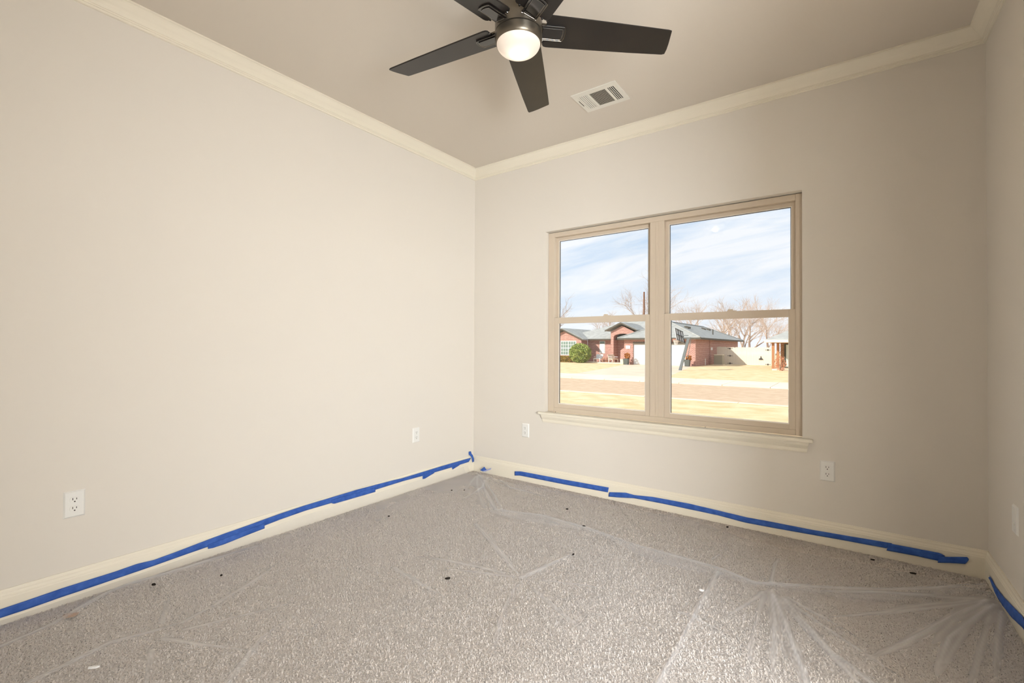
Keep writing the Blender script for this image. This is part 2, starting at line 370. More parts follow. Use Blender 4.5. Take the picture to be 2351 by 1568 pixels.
# ------------------------------------------------------------------ window
win = empty('window_1', (0, 0, 0)); win['kind'] = 'structure'
FY = 0.050                                # inner face of the vinyl frame
fr = MB()
fr.box(WX0+.002, 0.823, FY, 0.135, 0.5935, 2.070)
fr.box(2.527, WX1-.002, FY, 0.135, 0.5935, 2.070)
fr.box(0.823, 2.527, FY, 0.135, 2.032, 2.070)
fr.box(0.823, 2.527, FY, 0.135, 0.5935, 0.629)
fr.box(1.625, 1.728, FY, 0.135, 0.629, 2.032)
fr.build('frame', M_VINYL, win, bevel=0.0025)
MB().box(1.668, 1.685, FY-.003, FY+.001, 0.632, 2.030).build('mullion_cover', M_VINYL, win, bevel=0.001)
for (a, b) in ((0.823, 1.625), (1.728, 2.527)):
    # upper sash, set further out
    y0, y1 = 0.088, 0.116
    s = MB(); s.box(a, a+0.022, y0, y1, 1.345, 2.032); s.box(b-0.022, b, y0, y1, 1.345, 2.032); s.box(a+0.022, b-0.022, y0, y1, 2.008, 2.032); s.box(a+.022, b-.022, y0, y1, 1.345, 1.364)
    us = s.build('upper_sash', M_VINYL, win, bevel=0.0015)
    g = MB(); e = 0.022
    for (x0, x1, z0, z1) in ((a+e, a+e+.004, 1.364, 2.008), (b-e-.004, b-e, 1.364, 2.008), (a+e+.004, b-e-.004, 2.004, 2.008)): g.box(x0, x1, y0+.002, y0+.012, z0, z1)
    g.build('bead', M_BEAD, us)
    g = MB()
    for (x0, x1, z0, z1) in ((a+e+.004, a+e+.0075, 1.364, 2.004), (b-e-.0075, b-e-.004, 1.364, 2.004), (a+e+.0075, b-e-.0075, 2.001, 2.004)): g.box(x0, x1, y0+.006, y0+.012, z0, z1)
    g.build('gasket', M_GASKET, us)
    MB().box(a+.02, b-.02, 0.100, 0.112, 1.355, 2.010).build('pane', M_GLASS, us)
    # lower sash, nearer the room
    y0, y1 = 0.056, 0.084; sw = 0.040
    s = MB(); s.box(a, a+sw, y0, y1, 0.629, 1.367); s.box(b-sw+.005, b, y0, y1, 0.629, 1.367); s.box(a+sw, b-sw+.005, y0, y1, 1.319, 1.367); s.box(a+sw, b-sw+.005, y0, y1, 0.629, 0.660)
    ls = s.build('lower_sash', M_VINYL, win, bevel=0.0015)
    g = MB(); g.box(a+sw, a+sw+.004, y0+.002, y0+.014, .660, 1.319); g.box(b-sw+.001, b-sw+.005, y0+.002, y0+.014, .660, 1.319); g.box(a+sw+.004, b-sw+.001, y0+.002, y0+.014, .660, .666)
    g.build('bead', M_BEAD, ls)
    g = MB(); g.box(a+sw+.004, a+sw+.007, y0+.006, y0+.014, .666, 1.319); g.build('gasket', M_GASKET, ls)
    MB().box(a+sw-.002, b-sw+.007, 0.068, 0.080, 0.655, 1.325).build('pane', M_GLASS, ls)
    xc = (a+b)/2 + (0.06 if a < 1 else 0.04)
    lk = MB().box(xc-.028, xc+.028, 0.058, 0.078, 1.367, 1.372); lk.box(xc-.024, xc+.004, 0.060, 0.072, 1.372, 1.381); lk.tube((xc, .068, 1.372), (xc, .068, 1.380), .008)
    lk.build('sash_lock', M_VINYL, ls, bevel=0.001)
# stool and apron
st = MB().box(0.720, 2.619, -0.036, 0.0, WZ0, 0.5925); st.box(WX0, WX1, 0.0, 0.052, WZ0, 0.5925)
struct(st.build('trim_6', M_TRIM, bevel=0.004))
AP = [(0, 0.510), (0.010, 0.510), (0.012, 0.518), (0.012, 0.534), (0.016, 0.540), (0.022, 0.552), (0.024, 0.560), (0.024, 0.573), (0, 0.573)]
a = []; b = []
for (d, z) in AP:
    k = (z-0.510)/0.063*0.014
    a.append((0.755-k, -d, z)); b.append((2.586+k, -d, z))
struct(MB().sweep(AP, a, b).build('trim_7', M_TRIM))

# ------------------------------------------------------------------ ceiling fan
FC = (1.672, -1.680)
fan = empty('ceiling_fan', (FC[0], FC[1], 0))
tag(fan, 'black five-blade ceiling fan with a lit frosted glass bowl', 'ceiling fan')
o = MB().lathe([(0.0, RH-0.001), (0.066, RH-0.001), (0.066, RH-0.018), (0.056, RH-0.050), (0.024, RH-0.062), (0, RH-0.062)]).build('canopy', M_FAN, fan); smooth_angle(o)
o = MB().tube((0, 0, 2.52), (0, 0, RH-.055), 0.0125, k=20).build('downrod', M_FAN, fan); smooth_angle(o)
o = MB().lathe([(0, 2.556), (0.03, 2.556), (0.045, 2.552), (0.094, 2.540), (0.0985, 2.532), (0.0985, 2.4345), (0.0955, 2.4335), (0, 2.4335)]).build('motor_housing', M_FAN, fan); smooth_angle(o)
o = MB().lathe([(0, 2.4338), (0.0945, 2.4338), (0.0945, 2.4298), (0, 2.4298)]).build('seam', M_SEAM, fan)
o = MB().lathe([(0, 2.4300), (0.0955, 2.4300), (0.0985, 2.4290), (0.0985, 2.408), (0.0975, 2.398), (0.0945, 2.3925), (0.0920, 2.3900), (0.0890, 2.3895), (0.0885, 2.405), (0, 2.405)]).build('light_fitter', M_FAN, fan); smooth_angle(o)
gp = [(0.0905*math.cos(t), 2.3905-0.046*math.sin(t)) for t in np.linspace(0, math.pi/2-0.02, 18)]
gm = MB(); k = 64
for (r, z) in gp: gm.v += [(r*math.cos(2*math.pi*i/k), r*math.sin(2*math.pi*i/k), z) for i in range(k)]
for j in range(len(gp)-1): gm.f += [(j*k+i, j*k+(i+1) % k, (j+1)*k+(i+1) % k, (j+1)*k+i) for i in range(k)]
gm.f.append(tuple((len(gp)-1)*k+i for i in range(k)))
o = gm.build('glass_bowl', M_GLOBE, fan, smooth=True)
bulb = light('fan_bulb', 'POINT', (FC[0], FC[1], 2.366), 0.42, (1.0, 0.90, 0.78), shadow_soft_size=0.032)
blade_pts = []
def blade_outline():
    # (radial, tangential): rounded root, gentle taper, slanted slightly curved tip
    lo = [(0.112, 0.066), (0.118, 0.074), (0.130, 0.077), (0.30, 0.073), (0.50, 0.067), (0.635, 0.0625), (0.648, 0.060)]
    hi = [(0.668, -0.055), (0.656, -0.060), (0.50, -0.067), (0.30, -0.073), (0.130, -0.077), (0.118, -0.074), (0.112, -0.066)]
    tip = [(0.655, 0.03), (0.662, 0.0), (0.667, -0.03)]
    return lo + tip + hi
PIT = math.radians(12.0)
bladeA = [7.040704+i*2*math.pi/5 for i in range(5)]
for i, A in enumerate(bladeA):
    rad = Vector((math.cos(A), math.sin(A), 0)); tan = Vector((-math.sin(A), math.cos(A), 0))
    w = tan*math.cos(PIT) - Vector((0, 0, 1))*math.sin(PIT); nrm = rad.cross(w)
    if nrm.z < 0: nrm = -nrm
    C0 = Vector((0, 0, 2.456))
    P = lambda r, t, h: tuple(C0 + rad*r + w*t + nrm*h)
    ol = blade_outline()
    m = MB().prism([P(r, -t, -0.003) for r, t in ol], tuple(nrm*0.006))
    bl = m.build('blade', M_BLADE, fan, bevel=0.0015)
    # blade iron above, cover plate below
    ir = MB().prism([P(r, t, 0.003) for r, t in ((0.085, -0.03), (0.20, -0.026), (0.215, 0), (0.20, 0.026), (0.085, 0.03))], tuple(nrm*0.006))
    ir.build('blade_iron', M_FAN, bl)
    arc = [(0.190, 0.034), (0.1955, 0.020), (0.1975, 0), (0.1955, -0.020), (0.190, -0.034)]
    pl = MB().prism([P(r, t, -0.003) for r, t in [(0.094, -0.034), (0.094, 0.034)]+arc], tuple(-nrm*0.006))
    cp = pl.build('cover_plate', M_CAP, bl, bevel=0.0024)
    inn = [(0.182, 0.025), (0.186, 0.013), (0.187, 0), (0.186, -0.013), (0.182, -0.025)]
    MB().prism([P(r, t, -0.0088) for r, t in [(0.100, -0.025), (0.100, 0.025)]+inn], tuple(-nrm*0.003)).build('cover_panel', M_CAP, bl, bevel=0.0013)
    for ring, h in (([(0.094, -0.034), (0.094, 0.034)]+arc, -0.0090), ([(0.100, -0.025), (0.100, 0.025)]+inn, -0.0118)):
        tb = MB(); pp = [P(r, t, h) for r, t in ring]
        for a_, b_ in zip(pp, pp[1:]+pp[:1]): tb.tube(a_, b_, 0.0009, k=5)
        tb.build('added_highlight_edge', M_EDGE, bl)  # added wire outlines standing in for the highlights along the plate edges
    for (r, t) in ((0.112, 0.052), (0.112, -0.052)):
        p = C0 + rad*r + w*t - nrm*0.003
        MB().tube(tuple(p), tuple(p-nrm*0.0025), 0.005, 0.004, k=10).build('screw', M_CAP, bl)

# ------------------------------------------------------------------ ceiling air register
VX0, VX1, VY0, VY1 = 1.346, 1.648, -0.637, -0.390
vent = empty('air_vent', (VX0, VY0, RH)); tag(vent, 'white rectangular air register set in the ceiling', 'air vent')
def V(mb): mb.v = [(x-VX0, y-VY0, z-RH) for x, y, z in mb.v]; return mb
cw, ch = VX1-VX0, VY1-VY0
def at(fx, fy): return VX0+cw*fx, VY0+ch*fy
zt, zb = RH-0.0005, RH-0.009
fm = MB()
xL0, xL1 = VX0+cw*0.10, VX0+cw*0.305; xM0, xM1 = VX0+cw*0.355, VX0+cw*0.715; xR0, xR1 = VX0+cw*0.765, VX0+cw*0.915
yA, yB = VY0+ch*0.17, VY0+ch*0.86
for (x0, x1) in ((VX0, xL0), (xL1, xM0), (xM1, xR0), (xR1, VX1)): fm.box(x0, x1, VY0 if x0 == VX0 or x1 == VX1 else yA, VY1 if x0 == VX0 or x1 == VX1 else yB, zb+.003, zt)
fm.box(xL0, xR1, VY0, yA, zb+.003, zt); fm.box(xL0, xR1, yB, VY1, zb+.003, zt)
V(fm).build('frame', M_VENT, vent)
V(MB().box(xL0-.002, xR1+.002, yA-.002, yB+.002, RH-.0012, RH-.0004)).build('duct_shade_sheet', M_DUCT, vent)  # flat dark sheet drawn in place of the shaded duct cavity
n = 15
for i in range(n):
    y = yA + (yB-yA)*(i+.5)/n
    h = (yB-yA)/n*0.36
    V(MB().prism([(xM0, y-h, zb+.003), (xM0, y+h*.6, RH-.0035), (xM0, y+h*.6+.0012, RH-.0035), (xM0, y-h+.0045, zb+.003)], (xM1-xM0, 0, 0))).build('louvre', M_SLAT, vent)
for i in range(5):
    x = xL0 + (xL1-xL0)*(i+.5)/5; h = (xL1-xL0)/5*0.38
    V(MB().box(x-h, x+h, yA, yB, zb+.003, zb+.0045)).build('side_louvre', M_VENT, vent)
for i in range(4):
    x = xR0 + (xR1-xR0)*(i+1)/4 - .004
    V(MB().box(x, x+.004, yA, yB, zb+.003, zb+.005)).build('side_louvre', M_VENT, vent)
for j in range(1, 8):
    y = yA + (yB-yA)*j/8
    V(MB().box(xR0, xR1, y-.0012, y+.0012, RH-.004, RH-.0022)).build('cross_bar', M_BAR, vent)
for (fx, fy) in ((0.035, 0.5), (0.965, 0.5)):
    x, y = at(fx, fy); V(MB().tube((x, y, zb+.003), (x, y, zb+.0015), .004, k=10)).build('screw', M_VENT, vent)
lv = V(MB().box(VX0+cw*.055, VX0+cw*.065, VY0+ch*.33, VY0+ch*.62, zb+.001, zb+.003)); lv.build('damper_lever', M_SLOT, vent)

# ------------------------------------------------------------------ outlets
def outlet(loc, rz, label, kind='duplex'):
    t = empty('wall_outlet' if kind == 'duplex' else 'wall_plate', loc, rz)
    tag(t, label, 'outlet' if kind == 'duplex' else 'wall plate', 'duplex outlets round the room' if kind == 'duplex' else None)
    # local: +x right, -y out of the wall
    w, h = 0.0365, 0.0585
    p = MB(); rim = 0.006
    p.add([(-w, 0, -h), (w, 0, -h), (w, 0, h), (-w, 0, h), (-w+rim, -.006, -h+rim), (w-rim, -.006, -h+rim), (w-rim, -.006, h-rim), (-w+rim, -.006, h-rim)],
          [(0, 3, 2, 1), (4, 5, 6, 7), (0, 1, 5, 4), (1, 2, 6, 5), (2, 3, 7, 6), (3, 0, 4, 7)])
    p.build('cover_plate', M_PLATE, t)
    if kind == 'duplex':
        for zc in (0.0195, -0.0195):
            pts = []
            for i in range(28):
                a = 2*math.pi*i/28; x = 0.0172*math.cos(a); z = 0.0172*math.sin(a); pts.append((x, -.006, zc+max(-0.0125, min(0.0125, z))))
            f = MB().prism(pts, (0, -0.0022, 0)).build('receptacle', M_PLATE, t, bevel=0.0006)
            for sx, hh in ((-0.0065, .0048), (0.0062, .0038)):
                MB().box(sx-.0012, sx+.0012, -.0086, -.0078, zc+.004-hh, zc+.004+hh).build('slot', M_SLOT, f)
            MB().tube((0, -.0078, zc-.0075), (0, -.0087, zc-.0075), .0028, k=12).build('ground_hole', M_SLOT, f)
        MB().tube((0, -.0055, 0), (0, -.0072, 0), .003, k=12).build('screw', M_PLATE, t)
    else:
        MB().tube((0, -.0055, -.012), (0, -.0078, -.012), .012, .0105, k=20).build('coax_boss', M_PLATE, t)
        MB().tube((0, -.0075, -.012), (0, -.0095, -.012), .0035, k=14).build('coax_port', M_VENT, t)
        for z in (0.042, -0.042): MB().tube((0, -.0055, z), (0, -.0070, z), .003, k=12).build('screw', M_PLATE, t)
    return t
outlet((0, -2.7135, 0.4195), math.radians(90), 'white duplex outlet alone on the wide wall without a window, above the long tape')
outlet((0, -0.702, 0.4195), math.radians(90), 'white duplex outlet beside the room corner on the windowless wall')
outlet((0.5775, 0, 0.4205), 0, 'white duplex outlet on the window wall between the corner and the sill')
outlet((2.688, 0, 0.418), 0, 'white duplex outlet on the window wall beyond the sill, near the shaded wall')
outlet((RW, -0.468, 0.422), math.radians(-90), 'white wall plate with a round cable port on the shaded side wall', 'plate')

# ------------------------------------------------------------------ blue masking tape
random.seed(4)
def interp(pl, u):
    xs = [p[0] for p in pl]; zs = [p[1] for p in pl]
    return float(np.interp(u, xs, zs))
def tape(plane, upper, lower, label, off=0.0, step=0.012, wrinkle=0.0012, name='masking_tape'):
    """a strip stuck on a baseboard: plane is 'left', 'back' or 'right'; edges are (along, height) lists"""
    upper = sorted(upper); lower = sorted(lower)
    lo = min(upper[0][0], lower[0][0]); hi = max(upper[-1][0], lower[-1][0]); n = max(2, int((hi-lo)/step)); rows = 5
    m = MB(); rnd = random.Random(len(label)+n)
    ph = [rnd.uniform(0, 6.28) for _ in range(6)]
    for s in (0, 1):
        for i in range(n+1):
            f = i/n
            a0 = lower[0][0]+(lower[-1][0]-lower[0][0])*f; a1 = upper[0][0]+(upper[-1][0]-upper[0][0])*f
            z0 = interp(lower, a0); z1 = interp(upper, a1)
            for j in range(rows):
                g = j/(rows-1); al = a0+(a1-a0)*g; z = max(0.004, z0+(z1-z0)*g)
                wv = wrinkle*(0.6*math.sin(9*al+ph[0]+4*g)+0.5*math.sin(31*al+ph[1]-7*g)+0.4*math.sin(77*al+ph[2]+9*g))*(0.35+math.sin(g*math.pi))
                d = BT + 0.0032 + off + abs(wv) + (0.0006 if s else 0)
                m.v.append({'left': (d, al, z), 'back': (al, -d, z), 'right': (RW-d, al, z)}[plane])
    K = (n+1)*rows
    for i in range(n):
        for j in range(rows-1):
            q = (i*rows+j, (i+1)*rows+j, (i+1)*rows+j+1, i*rows+j+1)
            m.f.append(q); m.f.append(tuple(K+x for x in q[::-1]))
    rimv = [i*rows for i in range(n+1)] + [n*rows+j for j in range(1, rows)] + [i*rows+rows-1 for i in range(n-1, -1, -1)] + [j for j in range(rows-2, 0, -1)]
    for a, b in zip(rimv, rimv[1:]+rimv[:1]): m.f.append((a, b, K+b, K+a))
    c = m.v[0]; c = (c[0], c[1], 0)
    m.v = [(x-c[0], y-c[1], z) for x, y, z in m.v]
    o = m.build(name, M_TAPE, smooth=True, loc=c)
    return tag(o, label, 'tape', 'blue masking tape strips')
M_up = [(-3.18, 0.052), (-2.934, 0.059), (-2.858, 0.062), (-2.75, 0.068), (-2.67, 0.069), (-2.571, 0.070), (-2.491, 0.075), (-2.425, 0.069), (-2.338, 0.075), (-2.265, 0.082), (-2.187, 0.089), (-2.105, 0.096), (-2.019, 0.100), (-1.897, 0.109), (-1.805, 0.115), (-1.64, 0.122), (-1.253, 0.126), (-0.951, 0.119), (-0.867, 0.114), (-0.639, 0.116), (-0.4, 0.119), (-0.053, 0.117)]
M_lo = [(-3.18, 0.018), (-2.933, 0.024), (-2.851, 0.025), (-2.751, 0.030), (-2.669, 0.032), (-2.57, 0.035), (-2.49, 0.038), (-2.425, 0.040), (-2.337, 0.045), (-2.264, 0.048), (-2.186, 0.051), (-2.105, 0.057), (-2.019, 0.065), (-1.89, 0.072), (-1.799, 0.080), (-1.639, 0.088), (-1.252, 0.086), (-1.105, 0.087), (-0.854, 0.090), (-0.645, 0.085), (-0.315, 0.083), (-0.083, 0.086)]
tape('left', M_up, M_lo, 'longest strip of blue tape, running the whole baseboard of the windowless wall')
tape('left', [(-2.186, 0.063), (-2.105, 0.069), (-2.003, 0.077), (-1.89, 0.086)], [(-2.186, 0.041), (-2.162, 0.037), (-2.105, 0.038), (-1.988, 0.049), (-1.89, 0.057)], 'slanting blue tape patch overlapping the lower edge of the long strip', 0.0022)
tape('left', [(-1.455, 0.106), (-1.105, 0.104)], [(-1.455, 0.086), (-1.438, 0.077), (-1.105, 0.073)], 'straight blue tape patch under the middle of the long strip on the windowless wall', 0.0022)
tape('left', [(-0.646, 0.097), (-0.515, 0.101)], [(-0.645, 0.060), (-0.619, 0.058), (-0.515, 0.081)], 'pointed blue tape tab hanging below the outlet beside the room corner', 0.0022, step=.006)
tape('left', [(-0.31, 0.095), (-0.207, 0.100)], [(-0.298, 0.063), (-0.207, 0.083)], 'smallest pointed blue tape tab on the long strip, nearest the room corner', 0.0022, step=.006)
tape('back', [(0.479, 0.062), (0.543, 0.072), (0.967, 0.075), (1.341, 0.081)], [(0.479, 0.026), (0.534, 0.035), (0.967, 0.037), (1.334, 0.044)], 'straight blue tape strip on the window-wall baseboard, beginning below the outlet by the corner')
tape('back', [(1.345, 0.048), (1.474, 0.068), (1.538, 0.063), (1.673, 0.076), (1.924, 0.079), (2.273, 0.064), (2.416, 0.067), (2.606, 0.067), (2.976, 0.080)], [(1.338, 0.013), (1.439, 0.025), (1.536, 0.040), (1.737, 0.043), (2.099, 0.040), (2.263, 0.029), (2.416, 0.032), (2.782, 0.044), (2.952, 0.047)], 'wavy creased blue tape strip under the window, the longest on the window wall', wrinkle=0.0026)
tape('back', [(2.961, 0.077), (3.168, 0.079), (3.185, 0.069)], [(2.952, 0.036), (3.068, 0.039), (3.161, 0.037)], 'short blue tape strip joining the wavy strip and the level end piece', 0.0022)
tape('back', [(3.161, 0.060), (3.186, 0.066), (3.268, 0.087), (3.272, 0.079)], [(3.157, 0.028), (3.202, 0.039), (3.26, 0.050), (3.271, 0.070)], 'torn blue tape end piece nearest the shaded wall on the window wall', 0.0048, step=.006)
tape('right', [(-1.20, 0.110), (-0.633, 0.097), (-0.504, 0.077), (-0.38, 0.058), (-0.226, 0.044), (-0.125, 0.054)], [(-1.20, 0.062), (-0.638, 0.053), (-0.596, 0.047), (-0.483, 0.023), (-0.346, 0.010), (-0.26, 0.009), (-0.163, 0.022), (-0.118, 0.036)], 'drooping blue tape strip on the baseboard of the shaded side wall', wrinkle=0.004)
# corner tab: crosses from the wall paint down over the baseboard top
ct = MB()
cu = [(-0.063, 0.174), (-0.037, 0.170), (-0.030, 0.147), (-0.020, 0.135), (-0.016, 0.104), (-0.016, 0.076)]
cl = [(-0.068, 0.168), (-0.070, 0.149), (-0.055, 0.134), (-0.047, 0.120), (-0.043, 0.098), (-0.040, 0.074)]
N5 = 5
for s in (0, 1):
    for (u_, l_) in zip(cu, cl):
        for j in range(N5):
            g = j/(N5-1); y = l_[0]+(u_[0]-l_[0])*g; z = l_[1]+(u_[1]-l_[1])*g
            d = 0.0025 + max(0, min(1, (0.140-z)/0.012))*(BT+0.0045) + 0.0015*math.sin(j*1.7+z*90) + (0.0006 if s else 0)
            ct.v.append((d, y+0.05, z))
K = len(cu)*N5
for i in range(len(cu)-1):
    for j in range(N5-1):
        q = (i*N5+j, (i+1)*N5+j, (i+1)*N5+j+1, i*N5+j+1); ct.f.append(q); ct.f.append(tuple(K+x for x in q[::-1]))
rim = [i*N5 for i in range(len(cu))] + [(len(cu)-1)*N5+j for j in range(1, N5)] + [i*N5+N5-1 for i in range(len(cu)-2, -1, -1)] + [j for j in range(N5-2, 0, -1)]
for a, b in zip(rim, rim[1:]+rim[:1]): ct.f.append((a, b, K+b, K+a))
tag(ct.build('masking_tape', M_TAPE, smooth=True, loc=(0, -0.05, 0)), 'crumpled blue tape tab standing up in the room corner above the baseboard', 'tape', 'blue masking tape strips')
# loose curl lying on the plastic near the corner
lt = empty('masking_tape_scrap', (0.165, -0.045, 0.022)); tag(lt, 'loose folded scrap of blue tape lying on the plastic by the room corner', 'tape')
MB().prism([(-0.030, -0.020, 0.004), (0.012, -0.028, 0.001), (0.030, 0.004, 0.006), (-0.010, 0.014, 0.030)], (0.001, -0.001, 0.0012)).build('blue_face', M_TAPE, lt)
MB().prism([(0.006, -0.028, 0.002), (0.030, -0.020, 0.002), (0.062, 0.014, 0.018), (0.066, 0.022, 0.030), (0.030, 0.006, 0.010)], (0.0008, -0.001, 0.001)).build('sticky_side', M_TAPE_BACK, lt)

# ------------------------------------------------------------------ carpet pile: short curled yarn tufts
def carpet_pile():
    rg = np.random.RandomState(11)
    step = 0.0070
    xs = np.arange(0.016, RW-0.014, step); ys = np.arange(-RD+0.02, -0.014, step)
    X, Y = np.meshgrid(xs, ys, indexing='ij'); X = X.ravel()+rg.uniform(-.5, .5, X.size)*step; Y = Y.ravel()+rg.uniform(-.5, .5, Y.size)*step
    X = np.clip(X, .016, RW-.016); Y = np.minimum(Y, -.016); n = X.size
    a = rg.uniform(0, 2*np.pi, n); ln = rg.uniform(.006, .011, n); hh = rg.uniform(.004, .0085, n); w = rg.uniform(.0015, .0026, n)
    ux, uy = np.cos(a), np.sin(a); px, py = -uy, ux
    B = np.stack([X, Y, np.full(n, -.012)], 1)
    up = np.stack([ux*ln*.35, uy*ln*.35, hh], 1); tip = np.stack([ux*ln*1.25, uy*ln*1.25, hh*.8], 1); sd = np.stack([px*w, py*w, np.zeros(n)], 1)
    V = np.stack([B-sd, B+sd, B+up-sd, B+up+sd, B+tip-sd*.5, B+tip+sd*.5], 1).reshape(-1, 3)
    b = (np.arange(n)*6)[:, None]
    F = np.concatenate([b+np.array([0, 1, 3, 2]), b+np.array([2, 3, 5, 4])], 0)
    me = bpy.data.meshes.new('carpet_pile'); me.vertices.add(len(V)); me.vertices.foreach_set('co', V.ravel())
    me.loops.add(F.size); me.loops.foreach_set('vertex_index', F.ravel()); me.polygons.add(len(F))
    me.polygons.foreach_set('loop_start', np.arange(len(F))*4); me.polygons.foreach_set('loop_total', np.full(len(F), 4)); me.update(calc_edges=True)
    me.materials.append(M_CARPET)
    o = bpy.data.objects.new('carpet_pile', me); COL.objects.link(o); o.parent = bpy.data.objects['floor']; o['kind'] = 'stuff'
carpet_pile()

# ------------------------------------------------------------------ plastic sheet
FOLDS = {
 'a': [(0.252, -2.959), (0.218, -2.81), (0.106, -2.616), (0.089, -2.539), (0.116, -2.314), (0.1, -1.947)],
 'b': [(0.12, -0.10), (0.191, -0.145), (0.671, -0.543), (0.948, -0.78)],
 'b2': [(0.88, -1.001), (1.208, -1.209), (1.497, -1.385)], 'c': [(0.922, -1.688), (1.175, -1.731), (1.395, -1.748)],
 'd': [(1.497, -1.385), (1.535, -1.192), (1.587, -0.996)], 'e': [(2.259, -0.771), (2.264, -1.152), (2.27, -1.444), (2.271, -1.699), (2.28, -2.1)],
 'f': [(2.51, -0.844), (2.611, -1.209), (2.67, -1.405), (2.74, -1.7)], 'f2': [(2.553, -0.848), (2.725, -1.163), (2.846, -1.276), (3.0, -1.45)],
 'f3': [(2.50, -0.80), (2.55, -1.20), (2.58, -1.50)], 'g': [(3.282, -0.328), (2.951, -0.959), (2.807, -1.19)], 'h': [(3.312, -0.42), (3.236, -0.761), (3.184, -1.028)],
 'h2': [(3.30, -0.36), (3.10, -0.80), (3.02, -1.10)],
 'i': [(2.486, -0.715), (2.477, -0.482), (2.499, -0.278)], 'i2': [(2.20, -0.62), (2.25, -0.40)],
 'k': [(2.206, -1.236), (2.367, -1.268), (2.466, -1.389)], 'l': [(0.583, -2.937), (0.54, -2.715), (0.602, -2.498)], 'm': [(1.114, -2.547), (0.971, -2.365), (0.909, -2.193)],
 'n': [(0.35, -0.10), (0.62, -0.28), (1.05, -0.30)], 'o': [(0.30, -0.16), (0.45, -0.42), (0.50, -0.70)]}
def rays(key, cx, cy, items):
    for i, (ang, r0, r1, bend) in enumerate(items):
        pts = []
        for j in range(5):
            r = r0+(r1-r0)*j/4; a = math.radians(ang)+bend*j/4; pts.append((min(RW-.03, max(.03, cx+r*math.cos(a))), min(-.03, cy+r*math.sin(a))))
        FOLDS['fine_%s%d' % (key, i)] = pts
rays('s', 2.48, -0.76, [(-62, .12, .95, .1), (-70, .10, .80, -.1), (-80, .06, .62, .05), (-92, .10, .85, .08), (-101, .08, .55, -.1), (-48, .12, .7, .1), (-36, .1, .5, 0), (60, .08, .38, .2), (40, .08, .42, .1), (110, .06, .3, 0)])
rays('c', 3.31, -0.30, [(-112, .08, .9, .05), (-120, .1, .7, .1), (-132, .06, .95, -.05), (-140, .12, .6, .1), (-152, .08, .8, .05), (-104, .1, 1.0, 0)])
rays('l', 0.16, -0.13, [(-22, .08, .7, .1), (-30, .06, .5, -.1), (-52, .08, .9, .1), (-62, .06, .5, 0), (-12, .1, .5, .1)])
rays('m', 1.50, -1.38, [(75, .05, .5, .1), (190, .1, .7, .1), (205, .05, .5, 0), (-30, .1, .6, .1), (-75, .08, .7, .2), (20, .1, .5, 0)])
rays('n', 0.62, -2.60, [(20, .05, .6, .1), (60, .1, .6, .1), (100, .1, .7, .2), (-20, .1, .5, 0), (150, .1, .4, .1)])
EDGE = [(0.19, -0.145), (0.50, -0.43), (0.825, -0.716), (1.147, -0.611), (1.479, -0.635), (1.854, -0.694), (2.245, -0.707), (2.421, -0.753), (2.621, -0.651), (2.908, -0.479), (3.121, -0.292), (3.319, -0.125)]
def seg_dist(X, Y, pl):
    D = np.full(X.shape, 9.0)
    for (x0, y0), (x1, y1) in zip(pl, pl[1:]):
        dx, dy = x1-x0, y1-y0; t = np.clip(((X-x0)*dx+(Y-y0)*dy)/(dx*dx+dy*dy), 0, 1)
        D = np.minimum(D, np.hypot(X-x0-t*dx, Y-y0-t*dy))
    return D
def wavy(X, Y, seed, comps, amp):
    rg = np.random.RandomState(seed); Z = np.zeros_like(X)
    for s in comps:
        for _ in range(3):
            a = rg.uniform(0, 6.28); Z += np.sin((X*np.cos(a)+Y*np.sin(a))*s*rg.uniform(.8, 1.25)+rg.uniform(0, 6.28))/s
    return amp*Z
def film_grid(x0, x1, y0, y1, step, zf, keep=None):
    nx = int((x1-x0)/step)+1; ny = int((y1-y0)/step)+1
    X, Y = np.meshgrid(np.linspace(x0, x1, nx), np.linspace(y0, y1, ny), indexing='ij')
    Z = zf(X, Y); K = keep(X, Y) if keep is not None else np.ones(X.shape, bool)
    ids = np.arange(nx*ny).reshape(nx, ny)
    f = np.stack([ids[:-1, :-1], ids[1:, :-1], ids[1:, 1:], ids[:-1, 1:]], -1)[K[:-1, :-1] & K[1:, 1:] & K[1:, :-1] & K[:-1, 1:]]
    return np.stack([X, Y, Z], -1).reshape(-1, 3), f.reshape(-1, 4)
def film_z(X, Y):
    Z = 0.003 + np.abs(wavy(X, Y, 3, (5, 11, 23), 0.010))
    for k, pl in FOLDS.items():
        d = seg_dist(X, Y, pl); amp = {'e': .012, 'a': .014, 'b': .016, 'g': .012}.get(k, .003 if k[:4] == 'fine' else .008)
        e0 = np.hypot(X-pl[0][0], Y-pl[0][1]); e1 = np.hypot(X-pl[-1][0], Y-pl[-1][1])
        amp = amp*np.clip(e0/.25, .35, 1)*np.clip(e1/.30, 0.0, 1)
        Z += amp*np.exp(-(d/0.010)**2) + 0.5*amp*np.exp(-(d/0.05)**2)
    # climbs the baseboard along the side walls where it is taped
    lz = np.interp(Y, [p[0] for p in M_lo], [p[1] for p in M_lo])
    Z += 0.72*np.maximum(lz-.012, 0)*np.clip((0.050-X)/0.034, 0, 1)**2
    Z += 0.004*np.clip((X-(RW-0.060))/0.042, 0, 1)**2*np.clip((-Y-0.05)/0.1, 0, 1)
    return Z
v1, f1 = film_grid(BT+.0012, RW-BT-.009, -RD+0.05, -0.085, 0.0085, film_z,
                   lambda X, Y: Y < -0.09 - 0.10*np.clip((X-1.9)/0.4, 0, 1) - 0.05*np.sin(X*3.1)**2)
def edge_y(X): return np.interp(X, [p[0] for p in EDGE], [p[1] for p in EDGE])
